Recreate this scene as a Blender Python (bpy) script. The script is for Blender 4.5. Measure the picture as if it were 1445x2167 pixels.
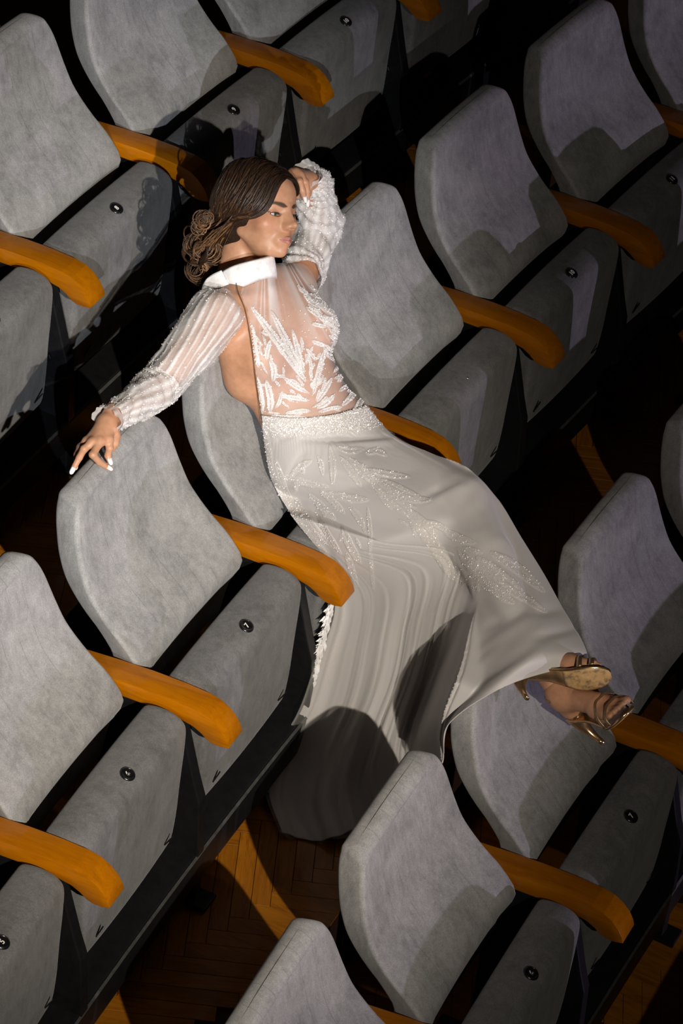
import bpy, bmesh, math, random
import numpy as np
from mathutils import Vector, Matrix
for _o in list(bpy.data.objects): bpy.data.objects.remove(_o)
SC = bpy.context.scene
COL = SC.collection
PI = math.pi
random.seed(7)

# ---------------------------------------------------------------- camera, world, lights, exposure
CAM_POS = np.array([2.6379, -5.15, 5.6497]); CAM_F = 6974.0
CAM_AZ, CAM_EL, CAM_ROLL = 1.9898, 0.7105, 0.1121
def cam_axes():
    fw = np.array([math.cos(CAM_AZ)*math.cos(CAM_EL), math.sin(CAM_AZ)*math.cos(CAM_EL), -math.sin(CAM_EL)])
    r = np.cross(fw, [0, 0, 1]); r /= np.linalg.norm(r); u = np.cross(r, fw)
    c, s = math.cos(CAM_ROLL), math.sin(CAM_ROLL)
    return c*r+s*u, -s*r+c*u, fw
CR, CU, CF = cam_axes()
cam = bpy.data.cameras.new('camera'); cam_o = bpy.data.objects.new('camera', cam); COL.objects.link(cam_o)
cam.sensor_fit = 'VERTICAL'; cam.sensor_height = 36.0; cam.lens = CAM_F*36.0/2167.0
cam.clip_start = 0.1; cam.clip_end = 100
cam_o.matrix_world = Matrix(((CR[0], CU[0], -CF[0], CAM_POS[0]), (CR[1], CU[1], -CF[1], CAM_POS[1]),
                             (CR[2], CU[2], -CF[2], CAM_POS[2]), (0, 0, 0, 1)))
SC.camera = cam_o
wd = bpy.data.worlds.new('hall_darkness'); SC.world = wd; wd.use_nodes = True
wd.node_tree.nodes['Background'].inputs[0].default_value = (0.62, 0.55, 0.58, 1)
wd.node_tree.nodes['Background'].inputs[1].default_value = 0.0048
def spot(name, pos, target, power, col, ang, blend, rad):
    l = bpy.data.lights.new(name, 'SPOT'); l.energy = power; l.color = col
    l.spot_size = math.radians(ang); l.spot_blend = blend; l.shadow_soft_size = rad
    o = bpy.data.objects.new(name, l); COL.objects.link(o); o.location = pos
    o.rotation_euler = (Vector(target)-Vector(pos)).to_track_quat('-Z', 'Y').to_euler()
    return o
spot('spotlight', (4.40, -4.92, 5.05), (-0.23, -0.26, 0.72), 2480, (1.0, 0.91, 0.79), 20.8, 1.0, 0.03)
spot('spotlight_spill', (4.40, -4.92, 5.05), (0.0, 0.05, 0.60), 360, (1.0, 0.91, 0.79), 34.0, 1.0, 0.03)
spot('balcony_light', (6.3, -10.9, 6.0), (-0.50, 0.50, 0.80), 4200, (0.88, 0.93, 1.0), 7.6, 1.0, 0.03)
spot('stage_light', (9.0, 0.0, 0.66), (0.0, 0.6, 0.65), 640, (0.84, 0.72, 1.0), 40, 0.5, 0.03)
SC.view_settings.view_transform = 'Standard'; SC.view_settings.look = 'None'
SC.view_settings.gamma = 1.0; SC.view_settings.use_curve_mapping = False
SC.view_settings.exposure = 0.0

# ---------------------------------------------------------------- helpers
def tag(o, label=None, cat=None, group=None, kind=None):
    if label: o['label'] = label
    if cat: o['category'] = cat
    if group: o['group'] = group
    if kind: o['kind'] = kind
    return o
def link(o, parent=None):
    COL.objects.link(o)
    if parent is not None: o.parent = parent
    return o
def empty(name, M=None):
    o = bpy.data.objects.new(name, None); COL.objects.link(o); o.empty_display_size = 0.1
    if M is not None: o.matrix_world = M
    return o
def mesh(name, V, F, mat, parent=None, smooth=True, attrs=None):
    me = bpy.data.meshes.new(name)
    me.from_pydata([tuple(map(float, v)) for v in V], [], [tuple(int(i) for i in f) for f in F])
    if smooth: me.polygons.foreach_set('use_smooth', [True]*len(me.polygons))
    if attrs:
        for k, a in attrs.items():
            at = me.attributes.new(k, 'FLOAT', 'POINT'); at.data.foreach_set('value', np.asarray(a, dtype=np.float32))
    me.update()
    o = bpy.data.objects.new(name, me)
    if mat is not None: me.materials.append(mat)
    return link(o, parent)
def fastmesh(name, V, Q, mat, parent=None, smooth=True, attrs=None):
    """V (n,3) array, Q (m,k) int array, all faces of the same size"""
    V = np.asarray(V, dtype=np.float32); Q = np.asarray(Q, dtype=np.int32)
    me = bpy.data.meshes.new(name); k = Q.shape[1]
    me.vertices.add(len(V)); me.vertices.foreach_set('co', V.ravel())
    me.loops.add(Q.size); me.loops.foreach_set('vertex_index', Q.ravel())
    me.polygons.add(len(Q)); me.polygons.foreach_set('loop_start', np.arange(0, Q.size, k, dtype=np.int32))
    me.update(calc_edges=True); me.validate()
    me.polygons.foreach_set('use_smooth', np.full(len(me.polygons), smooth))
    if attrs:
        for kk, a in attrs.items():
            at = me.attributes.new(kk, 'FLOAT', 'POINT'); at.data.foreach_set('value', np.asarray(a, dtype=np.float32))
    me.update()
    o = bpy.data.objects.new(name, me)
    if mat is not None: me.materials.append(mat)
    return link(o, parent)
def rings_mesh(rings, close_u=True, cap=True):
    """list of loops (n,3) -> verts, faces"""
    n = len(rings[0]); V = np.concatenate(rings); F = []
    for i in range(len(rings)-1):
        for j in range(n if close_u else n-1):
            a = i*n+j; b = i*n+(j+1) % n
            F.append((a, b, b+n, a+n))
    if cap:
        F.append(tuple(range(n-1, -1, -1))); m = (len(rings)-1)*n
        F.append(tuple(range(m, m+n)))
    return V, F
def catmull(P, n):
    P = np.asarray(P, float); m = len(P)
    t = np.linspace(0, m-1, n); i = np.clip(t.astype(int), 0, m-2); f = (t-i)[:, None]
    g = lambda k: P[np.clip(k, 0, m-1)]
    p0, p1, p2, p3 = g(i-1), g(i), g(i+1), g(i+2)
    p0 = np.where((i == 0)[:, None], 2*p1-p2, p0); p3 = np.where((i == m-2)[:, None], 2*p2-p1, p3)
    return 0.5*((2*p1)+(-p0+p2)*f+(2*p0-5*p1+4*p2-p3)*f**2+(-p0+3*p1-3*p2+p3)*f**3)
def bevel_mesh(o, w, seg=2):
    bm = bmesh.new(); bm.from_mesh(o.data)
    bmesh.ops.remove_doubles(bm, verts=bm.verts, dist=1e-6)
    bmesh.ops.bevel(bm, geom=list(bm.edges), offset=w, segments=seg, profile=0.5, affect='EDGES')
    bm.to_mesh(o.data); bm.free(); return o
def box_vf(x0, x1, y0, y1, z0, z1):
    V = [(x, y, z) for x in (x0, x1) for y in (y0, y1) for z in (z0, z1)]
    F = [(0, 1, 3, 2), (4, 6, 7, 5), (0, 4, 5, 1), (2, 3, 7, 6), (0, 2, 6, 4), (1, 5, 7, 3)]
    return V, F
def tube_vf(path, r, n=8, caps=True):
    """tube along a polyline; r scalar or list"""
    P = np.asarray(path, float); m = len(P); r = np.broadcast_to(np.asarray(r, float), (m,))
    T = np.gradient(P, axis=0); T /= np.linalg.norm(T, axis=1)[:, None]+1e-12
    up = np.array([0, 0, 1.0]) if abs(T[0][2]) < 0.9 else np.array([1.0, 0, 0])
    a = np.cross(T[0], up); a /= np.linalg.norm(a); rings = []
    for i in range(m):
        a = a-T[i]*(a@T[i]); a /= np.linalg.norm(a); b = np.cross(T[i], a)
        th = np.arange(n)*2*PI/n
        rings.append(P[i]+r[i]*(np.cos(th)[:, None]*a+np.sin(th)[:, None]*b))
    return rings_mesh(rings, True, caps)
# pixel of the photograph (1445x2167 frame) -> world point, used to measure positions
def px_ray(x, y):
    return CF+CR*(x-722.5)/CAM_F-CU*(y-1083.5)/CAM_F
def at_z(x, y, z):
    v = px_ray(x, y); return CAM_POS+v*(z-CAM_POS[2])/v[2]
def to_px(P):
    q = np.asarray(P)-CAM_POS; z = q@CF
    return np.stack([722.5+CAM_F*(q@CR)/z, 1083.5-CAM_F*(q@CU)/z], -1)

# ---------------------------------------------------------------- materials
def mat_new(name):
    m = bpy.data.materials.new(name); m.use_nodes = True
    nt = m.node_tree; b = nt.nodes['Principled BSDF']
    return m, nt, b
def N(nt, t, **k):
    n = nt.nodes.new(t)
    for a, v in k.items(): setattr(n, a, v)
    return n
def ramp(nt, fac, stops):
    n = N(nt, 'ShaderNodeValToRGB'); nt.links.new(fac, n.inputs[0])
    e = n.color_ramp.elements
    while len(e) < len(stops): e.new(0.5)
    for el, (p, c) in zip(e, stops): el.position = p; el.color = c if len(c) == 4 else (*c, 1)
    return n.outputs[0]
def noise(nt, co, scale, detail=4, rough=0.6, dist=0.0):
    n = N(nt, 'ShaderNodeTexNoise'); nt.links.new(co, n.inputs['Vector'])
    n.inputs['Scale'].default_value = scale; n.inputs['Detail'].default_value = detail
    n.inputs['Roughness'].default_value = rough; n.inputs['Distortion'].default_value = dist
    return n.outputs['Fac']
def math_n(nt, op, a, b=None, clamp=False):
    n = N(nt, 'ShaderNodeMath', operation=op); n.use_clamp = clamp
    for i, v in enumerate((a, b)):
        if v is None: continue
        if isinstance(v, (int, float)): n.inputs[i].default_value = v
        else: nt.links.new(v, n.inputs[i])
    return n.outputs[0]
def mixc(nt, fac, a, b, mode='MIX'):
    n = N(nt, 'ShaderNodeMix', data_type='RGBA', blend_type=mode)
    if isinstance(fac, (int, float)): n.inputs[0].default_value = fac
    else: nt.links.new(fac, n.inputs[0])
    for i, v in ((6, a), (7, b)):
        if isinstance(v, tuple): n.inputs[i].default_value = v if len(v) == 4 else (*v, 1)
        else: nt.links.new(v, n.inputs[i])
    return n.outputs[2]
def bump(nt, b, h, strength, dist):
    n = N(nt, 'ShaderNodeBump'); n.inputs['Strength'].default_value = strength; n.inputs['Distance'].default_value = dist
    nt.links.new(h, n.inputs['Height']); nt.links.new(n.outputs[0], b.inputs['Normal'])
def mapping(nt, co, scale):
    n = N(nt, 'ShaderNodeMapping'); n.inputs['Scale'].default_value = scale
    nt.links.new(co, n.inputs['Vector']); return n.outputs[0]
def coords(nt, per_object=True):
    tc = N(nt, 'ShaderNodeTexCoord').outputs['Object']
    if not per_object: return tc
    oi = N(nt, 'ShaderNodeObjectInfo').outputs['Random']
    v = N(nt, 'ShaderNodeVectorMath', operation='ADD'); nt.links.new(tc, v.inputs[0])
    s = math_n(nt, 'MULTIPLY', oi, 37.0); nt.links.new(s, v.inputs[1]); return v.outputs[0]

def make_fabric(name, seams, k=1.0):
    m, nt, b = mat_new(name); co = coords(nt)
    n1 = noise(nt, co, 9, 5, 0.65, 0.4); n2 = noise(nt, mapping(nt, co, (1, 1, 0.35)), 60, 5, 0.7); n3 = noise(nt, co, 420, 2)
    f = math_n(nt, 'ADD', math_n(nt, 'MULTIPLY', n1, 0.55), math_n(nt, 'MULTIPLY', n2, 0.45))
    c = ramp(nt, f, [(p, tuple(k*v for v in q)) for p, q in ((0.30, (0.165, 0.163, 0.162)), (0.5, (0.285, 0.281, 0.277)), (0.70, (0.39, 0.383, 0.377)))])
    c = mixc(nt, 0.25, c, ramp(nt, n3, [(0.3, (0.1, 0.1, 0.1)), (0.7, (0.9, 0.9, 0.9))]), 'OVERLAY')
    h = math_n(nt, 'ADD', math_n(nt, 'MULTIPLY', n2, 0.6), math_n(nt, 'MULTIPLY', n3, 0.25))
    if seams:
        tc = N(nt, 'ShaderNodeTexCoord').outputs['Object']
        sx = N(nt, 'ShaderNodeSeparateXYZ'); nt.links.new(tc, sx.inputs[0])
        wob = math_n(nt, 'MULTIPLY', math_n(nt, 'SUBTRACT', noise(nt, tc, 3, 1), 0.5), 0.016)
        y = math_n(nt, 'ADD', sx.outputs['Y'], wob)
        d = None
        for y0 in (-0.105, -0.045, 0.015, 0.07, 0.125):
            e = math_n(nt, 'ABSOLUTE', math_n(nt, 'SUBTRACT', y, y0)); d = e if d is None else math_n(nt, 'MINIMUM', d, e)
        line = math_n(nt, 'LESS_THAN', d, 0.0009)
        oi = N(nt, 'ShaderNodeObjectInfo').outputs['Random']
        brk = math_n(nt, 'GREATER_THAN', noise(nt, co, 5, 1), 0.46)
        line = math_n(nt, 'MULTIPLY', line, brk)
        c = mixc(nt, math_n(nt, 'MULTIPLY', line, 0.28), c, (0.05, 0.05, 0.048))
        h = math_n(nt, 'SUBTRACT', h, line)
    nt.links.new(c, b.inputs['Base Color'])
    b.inputs['Roughness'].default_value = 0.92; b.inputs['Specular IOR Level'].default_value = 0.12
    b.inputs['Sheen Weight'].default_value = 0.12; b.inputs['Sheen Roughness'].default_value = 0.5
    bump(nt, b, h, 0.35, 0.004)
    return m
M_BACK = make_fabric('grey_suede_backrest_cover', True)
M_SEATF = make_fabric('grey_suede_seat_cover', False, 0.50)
def make_wood(name, base, dark, scale, rough, coat):
    m, nt, b = mat_new(name); co = coords(nt)
    n1 = noise(nt, mapping(nt, co, (1.2, 9, 9)), scale, 4, 0.6, 1.2)
    n2 = noise(nt, mapping(nt, co, (3, 60, 60)), scale*2, 3, 0.6)
    f = math_n(nt, 'ADD', math_n(nt, 'MULTIPLY', n1, 0.65), math_n(nt, 'MULTIPLY', n2, 0.35))
    c = ramp(nt, f, [(0.3, dark), (0.55, base), (0.75, tuple(min(1, x*1.18) for x in base))])
    oi = N(nt, 'ShaderNodeObjectInfo').outputs['Random']
    hv = N(nt, 'ShaderNodeHueSaturation'); nt.links.new(c, hv.inputs['Color'])
    nt.links.new(math_n(nt, 'ADD', math_n(nt, 'MULTIPLY', oi, 0.3), 0.85), hv.inputs['Value'])
    nt.links.new(hv.outputs[0], b.inputs['Base Color'])
    b.inputs['Roughness'].default_value = rough; b.inputs['Coat Weight'].default_value = coat; b.inputs['Coat Roughness'].default_value = 0.07; b.inputs['Specular IOR Level'].default_value = 0.15
    return m
M_ARM = make_wood('amber_varnished_wood', (0.42, 0.135, 0.001), (0.29, 0.083, 0.0006), 3.0, 0.30, 0.25)
M_PARQ = make_wood('amber_oak_parquet', (0.34, 0.120, 0.007), (0.18, 0.055, 0.003), 6.0, 0.45, 0.15)
def plain(name, col, rough, metal=0.0, spec=0.5, nscale=None):
    m, nt, b = mat_new(name); b.inputs['Base Color'].default_value = (*col, 1)
    b.inputs['Roughness'].default_value = rough; b.inputs['Metallic'].default_value = metal; b.inputs['Specular IOR Level'].default_value = spec
    if nscale:
        c = ramp(nt, noise(nt, coords(nt), nscale, 4), [(0.3, tuple(x*0.75 for x in col)), (0.7, tuple(min(1, x*1.25) for x in col))])
        nt.links.new(c, b.inputs['Base Color'])
    return m
M_BLACK = plain('black_painted_metal', (0.008, 0.008, 0.009), 0.45, 0, 0.35, 40)
M_TRIM = plain('worn_steel_edge', (0.10, 0.10, 0.095), 0.5, 0.5, 0.5, 60)
M_PLATE = plain('black_number_plate', (0.006, 0.006, 0.007), 0.25, 0, 0.5, 90)
M_DIGIT = plain('ivory_number_print', (0.75, 0.72, 0.66), 0.5, 0, 0.3, 50)
M_FLOORB = plain('dark_floor_joint', (0.035, 0.014, 0.004), 0.7, 0, 0.2, 20)
M_SCREW = plain('steel_screw', (0.5, 0.5, 0.5), 0.3, 1.0, 0.5, 80)
M_WALL = plain('dark_auditorium_wall', (0.02, 0.012, 0.010), 0.85, 0, 0.2, 3)
M_EDGE = plain('dark_bronze_beading', (0.10, 0.05, 0.025), 0.4, 0.4, 0.5, 200)
M_RISER = plain('dark_stained_riser', (0.03, 0.014, 0.007), 0.6, 0, 0.3, 12)

# ---------------------------------------------------------------- curved rows
SP = 0.55; R_B = 19.372
ROW = {'A': (0.8955, 0.2575, 0.8978), 'B': (0.0, 0.0, 0.0), 'C': (-0.9105, -0.2643, 0.7403), 'D': (-1.82, -0.53, 1.58)}
def frame(row, idx):
    dR, dz, off = ROW[row]; Rr = R_B+dR; th = ((idx-7.5)*SP+off)/Rr
    o = (R_B-Rr*math.cos(th), Rr*math.sin(th), dz); c, s = math.cos(th), math.sin(th)
    return Matrix(((c, s, 0, o[0]), (-s, c, 0, o[1]), (0, 0, 1, o[2]), (0, 0, 0, 1)))
def L2W(row, idx, P):
    M = np.array(frame(row, idx)); P = np.asarray(P, float)
    return P@M[:3, :3].T+M[:3, 3]
def arc_strip(x0, x1, z, y0=-4.2, y1=5.2, n=48):
    """points of an arc concentric with the rows at forward offset x0..x1 from row B"""
    a = np.linspace(y0, y1, n)/R_B
    return [np.stack([R_B-(R_B-x)*np.cos(a), (R_B-x)*np.sin(a), np.full(n, z)], 1) for x in (x0, x1)]
# ---------------------------------------------------------------- floor: three low steps of parquet
STEPS = [('A', -3.3, -0.285, 0.2575), ('B', -0.285, 0.625, 0.0), ('C', 0.625, 1.535, -0.2643), ('D', 1.535, 6.0, -0.53)]
FV, FF = [], []
for nm, x0, x1, z in STEPS:
    a, b = arc_strip(x0, x1, z-0.006); c, d = arc_strip(x1, x1, z-0.35)
    n = len(a); k = len(FV); FV += list(a)+list(b)+list(d)
    for i in range(n-1):
        FF.append((k+i, k+n+i, k+n+i+1, k+i+1)); FF.append((k+n+i, k+2*n+i, k+2*n+i+1, k+n+i+1))
floor = tag(mesh('floor', FV, FF, M_FLOORB, smooth=False), kind='structure')
V_, F_ = box_vf(-3.42, -3.25, -5.0, 6.0, -0.1, 4.2)
tag(mesh('wall_back', V_, F_, M_WALL, smooth=False), kind='structure')
# herringbone staves: one shared mesh, laid on the treads the photograph shows
SW, SL = 0.045, 0.27
def stave_mesh():
    V, F = box_vf(-SL/2+0.0006, SL/2-0.0006, -SW/2+0.0006, SW/2-0.0006, -0.006, 0.0)
    return proto_simple('floor_plank', V, F, M_PARQ, 0.0006)
def proto_simple(name, V, F, m, bev):
    o = mesh(name, V, F, m, smooth=False); bevel_mesh(o, bev, 1); me = o.data; bpy.data.objects.remove(o); return me
ME_STAVE = stave_mesh()
def clip_poly(P, f):
    Q = []
    for i in range(len(P)):
        a, b = P[i], P[(i+1) % len(P)]; fa, fb = f(a), f(b)
        if fa >= 0: Q.append(a)
        if fa*fb < 0: t = fa/(fa-fb); Q.append((a[0]+(b[0]-a[0])*t, a[1]+(b[1]-a[1])*t))
    return Q
cand = []; ang = math.radians(24); ca, sa = math.cos(ang), math.sin(ang)
for nm, x0, x1, z in STEPS[:3]:
    for i in range(-160, 160):
        for j in range(-30, 30):
            for q in (0, 1):
                if q == 0: cu, cv, a = i*SW+j*SL+SL/2, i*SW-j*SL+SW/2, ang
                else: cu, cv, a = i*SW+j*SL+SL+SW/2, i*SW-j*SL+SW-SL/2, ang+PI/2
                X = cu*ca-cv*sa; Y = cu*sa+cv*ca+0.4
                xl = R_B-math.hypot(R_B-X, Y)
                if not (x0-0.15 < xl < x1+0.15) or Y < -1.9 or Y > 3.2: continue
                p = to_px(np.array([X, Y, z]))
                if not (-60 < p[0] < 1505 and -60 < p[1] < 2227): continue
                c, sn = math.cos(a), math.sin(a); h, w = SL/2-0.0006, SW/2-0.0006
                P = [(X+u*h*c-v*w*sn, Y+u*h*sn+v*w*c) for u, v in ((-1, -1), (1, -1), (1, 1), (-1, 1))]
                fx = lambda q, s, e: s*((R_B-math.hypot(R_B-q[0], q[1]))-e)
                ins = [fx(q2, 1, x0+.001) > 0 and fx(q2, -1, x1-.001) > 0 for q2 in P]
                if all(ins): cand.append((nm, X, Y, z, a, None))
                elif any(ins):
                    Q = clip_poly(clip_poly(P, lambda t: fx(t, 1, x0+.001)), lambda t: fx(t, -1, x1-.001))
                    if len(Q) >= 3: cand.append((nm, X, Y, z, a, Q))
# the 300 that show largest are single planks, the rest (dark, far or under the seats) one joined part
def prio(c):
    p = to_px(np.array([c[1], c[2], c[3]])); k = 0
    if c[0] == 'B' and c[5] is None and 0.1 < c[1]: k = 2
    if c[5] is None and c[0] == 'A' and -0.75 < c[1]: k = 1
    if not (0 < p[0] < 1445 and 0 < p[1] < 2167): k -= 3
    return -k
cand.sort(key=prio); SV, SF = [], []
for n, (nm, X, Y, z, a, Q) in enumerate(cand):
    if n < 300 and Q is None:
        o = bpy.data.objects.new('floor_plank', ME_STAVE); COL.objects.link(o); o.parent = floor
        o.location = (X, Y, z); o.rotation_euler = (0, 0, a)
    else:
        if Q is None:
            c, sn = math.cos(a), math.sin(a); h, w = SL/2-0.0006, SW/2-0.0006
            Q = [(X+u*h*c-v*w*sn, Y+u*h*sn+v*w*c) for u, v in ((-1, -1), (1, -1), (1, 1), (-1, 1))]
        k = len(SV); m = len(Q); SV += [(q[0], q[1], z-.006) for q in Q]+[(q[0], q[1], z) for q in Q]
        SF.append(tuple(k+m+i for i in range(m)))
        SF += [(k+i, k+(i+1) % m, k+m+(i+1) % m, k+m+i) for i in range(m)]
if SV: tag(mesh('floor_planks_joined', SV, SF, M_PARQ, floor, smooth=False), kind='stuff')

# ---------------------------------------------------------------- seat parts (built once, local frame: x forward, y along the row)
def rrect(x0, x1, w, rc, n=5):
    """rounded rectangle loop in x,y: x0 rear .. x1 front, y -w..w"""
    rc = min(rc, (x1-x0)/2-1e-4, w-1e-4); P = []
    for cx, cy, a0 in ((x1-rc, w-rc, 0), (x0+rc, w-rc, PI/2), (x0+rc, -w+rc, PI), (x1-rc, -w+rc, 1.5*PI)):
        for k in range(n): P.append((cx+rc*math.cos(a0+k*PI/2/(n-1)), cy+rc*math.sin(a0+k*PI/2/(n-1))))
    # extra points along the long sides
    Q = []
    for i, p in enumerate(P):
        q = P[(i+1) % len(P)]; Q.append(p)
        if abs(q[1]-p[1]) > 0.06:
            for t in np.linspace(0, 1, 10)[1:-1]: Q.append((p[0]+(q[0]-p[0])*t, p[1]+(q[1]-p[1])*t))
    return np.array(Q)
def make_backrest():
    zz = [.40, .50, .578, .636, .675, .71, .75, .80, .84, .88, .91, .932]
    xf = [.085, .100, .128, .090, .046, .012, -.018, -.040, -.053, -.064, -.072, -.078]
    th = [.05, .075, .090, .09, .086, .083, .08, .077, .074, .071, .068, .064]
    ww = [.226, .234, .237, .236, .234, .232, .229, .224, .218, .210, .200, .189]
    t = np.linspace(0, len(zz)-1, 30)
    prof = catmull(np.stack([zz, xf, th, ww], 1), 34)
    rings = []
    for z, x, h, w in prof:
        L = rrect(x-h, x, w, 0.012); s = np.clip(1-(L[:, 1]/w)**2, 0, 1); L[:, 1] *= 1-0.11*np.clip((x-L[:, 0])/h, 0, 1)
        front = np.clip((L[:, 0]-(x-h))/h, 0, 1)
        xx = L[:, 0]-front*0.008*s+0.004*front*np.exp(-((np.abs(L[:, 1])-w+0.014)/0.010)**2)
        rings.append(np.stack([xx, L[:, 1], np.full(len(L), z)], 1))
    z, x, h, w = prof[-1]; r = 0.030
    for ph in np.linspace(0, PI/2, 8)[1:]:
        ins = r*(1-math.cos(ph)); L = rrect(x-h+ins*0.98-0.004*math.sin(ph), x-ins*0.98-0.006*math.sin(ph), w-ins, 0.012+0.5*ins); L[:, 1] *= 1-0.11*np.clip((x-L[:, 0])/h, 0, 1)
        rings.append(np.stack([L[:, 0], L[:, 1], z+r*math.sin(ph)-0.010*(L[:, 1]/w)**2*math.sin(ph)], 1))
    return rings_mesh(rings)
def make_seat():
    prof = np.array([(.184, .55), (.185, .590), (.192, .606), (.212, .613), (.236, .615), (.260, .611), (.279, .600), (.289, .578), (.291, .51), (.290, .42), (.288, .33),
                     (.282, .25), (.274, .233), (.255, .229), (.238, .236), (.224, .30), (.206, .40), (.190, .49)])
    pr = catmull(np.vstack([prof, prof[:1]]), 61)[:-1]; c = np.array([.240, .42]); W = 0.226; rings = []
    ys = [(-1, p) for p in np.linspace(0, 1, 6)]+[(0, y) for y in np.linspace(-.207, .207, 13)]+[(1, p) for p in np.linspace(1, 0, 6)]
    r = 0.017
    for k, p in ys:
        if k == 0: y, ins, cr = p, 0.0, 1-(p/.235)**2
        else:
            ph = p*PI/2; y = k*(W-r*(1-math.sin(ph))); ins = r*(1-math.cos(PI/2-ph)) if False else r*(1-math.sin(ph)); ins = r*(1-math.cos((1-p)*PI/2)); y = k*(W-r+r*math.sin((1-p)*PI/2)); cr = 1-(y/.238)**2
        d = pr-c; ln = np.linalg.norm(d, axis=1)[:, None]; q = pr-d/ln*ins
        z = q[:, 1]+0.007*max(cr, 0)*np.clip((q[:, 1]-.5)/.09, 0, 1)
        x = q[:, 0]+0.006*max(cr, 0)*np.clip((q[:, 0]-.25)/.03, 0, 1)
        rings.append(np.stack([x, np.full(len(x), y)*(1-0.08*np.clip((.56-z)/.32, 0, 1)), z], 1))
    return rings_mesh(rings)
def lathe_vf(prof, n=20):
    rings = [np.stack([r*np.cos(np.arange(n)*2*PI/n), r*np.sin(np.arange(n)*2*PI/n), np.full(n, z)], 1) for r, z in prof]
    return rings_mesh(rings)
def make_arm():
    prof = [(-.03, .600), (.02, .606), (.08, .614), (.16, .622), (.24, .626), (.300, .625), (.330, .619), (.352, .606), (.370, .588), (.381, .569), (.386, .553),
            (.366, .547), (.346, .546), (.330, .552), (.315, .564), (.295, .574), (.26, .580), (.20, .581), (.12, .576), (.05, .568), (-.03, .558)]
    pr = np.array(prof); w = .0327; n = len(pr)
    V = [(x, -w, z) for x, z in pr]+[(x, w, z) for x, z in pr]
    F = [tuple(range(n)), tuple(range(2*n-1, n-1, -1))]+[(i, i+n, (i+1) % n+n, (i+1) % n) for i in range(n)]
    return V, F
def extrude_y(poly, y0, y1):
    n = len(poly); V = [(x, y0, z) for x, z in poly]+[(x, y1, z) for x, z in poly]
    F = [tuple(range(n)), tuple(range(2*n-1, n-1, -1))]+[(i, i+n, (i+1) % n+n, (i+1) % n) for i in range(n)]
    return V, F
def edge_split_smooth(o, ang=35):
    bm = bmesh.new(); bm.from_mesh(o.data)
    for e in bm.edges:
        if len(e.link_faces) == 2 and e.calc_face_angle(0) > math.radians(ang): e.smooth = False
    bm.to_mesh(o.data); bm.free()
def recalc(o):
    bm = bmesh.new(); bm.from_mesh(o.data); bmesh.ops.recalc_face_normals(bm, faces=bm.faces); bm.to_mesh(o.data); bm.free(); return o

# prototypes: meshes only
def proto(name, vf, mat, smooth=True, bev=0, split=None, seg=2):
    o = mesh(name, vf[0], vf[1], mat, smooth=smooth); recalc(o)
    if bev: bevel_mesh(o, bev, seg); o.data.polygons.foreach_set('use_smooth', [smooth]*len(o.data.polygons))
    if split: edge_split_smooth(o, split)
    me = o.data; bpy.data.objects.remove(o); return me
ME_BACK = proto('backrest', make_backrest(), M_BACK)
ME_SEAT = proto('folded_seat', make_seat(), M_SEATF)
ME_PLATE = proto('number_plate', lathe_vf([(.0172, 0), (.0178, .002), (.0168, .0045), (.0140, .0055), (.0128, .0045), (.002, .0045)]), M_PLATE, split=60)
ME_SCREW = proto('screw', lathe_vf([(.0035, 0), (.0035, .002), (.002, .0035), (.0005, .004)], 12), M_SCREW)
ME_ARM = proto('wooden_armrest', make_arm(), M_ARM, bev=0.0018, split=40)
ME_SIDE = proto('support_panel', extrude_y([(.03, .575), (.25, .575), (.262, .54), (.300, .39), (.318, .33), (.325, .17), (.325, .0), (.06, .0), (.06, .3)], -.016, .016), M_BLACK, smooth=False, bev=0.003)
ME_FOOT = proto('foot_plate', box_vf(-.02, .36, -.03, .03, 0, .012), M_BLACK, smooth=False, bev=0.003)
ME_BOLT = proto('hinge_bolt', lathe_vf([(.011, 0), (.011, .006), (.008, .008), (.004, .008)], 6), M_PLATE, smooth=False)
ME_PEG = proto('rear_bracket', extrude_y([(-.045, .555), (-.03, .555), (-.03, .612), (-.036, .622), (-.045, .61)], .006, .020), M_ARM, smooth=False, bev=0.002)
ME_TIE = proto('tie_slot', extrude_y([(-.003, 0), (.003, .012), (.004, .03), (-.001, .045), (-.004, .02)], -.0015, .0015), M_PLATE, smooth=False)
def digit_mesh(txt):
    c = bpy.data.curves.new('digit', 'FONT'); c.body = txt; c.size = 0.017; c.extrude = 0.0003; c.offset = 0.0004
    c.align_x = 'CENTER'; c.align_y = 'CENTER'
    o = bpy.data.objects.new('digit', c); COL.objects.link(o)
    dg = bpy.context.evaluated_depsgraph_get(); me = bpy.data.meshes.new_from_object(o.evaluated_get(dg))
    bpy.data.objects.remove(o); me.materials.clear(); me.materials.append(M_DIGIT); return me
DIG = {}
def put(name, me, parent, loc=None, rot=None):
    o = bpy.data.objects.new(name, me); COL.objects.link(o); o.parent = parent
    if loc is not None: o.location = loc
    if rot is not None: o.rotation_euler = rot
    return o
PLATE_M = Matrix.Translation((.262, 0, .6155)) @ Matrix.Rotation(math.radians(20), 4, 'Y')
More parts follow.
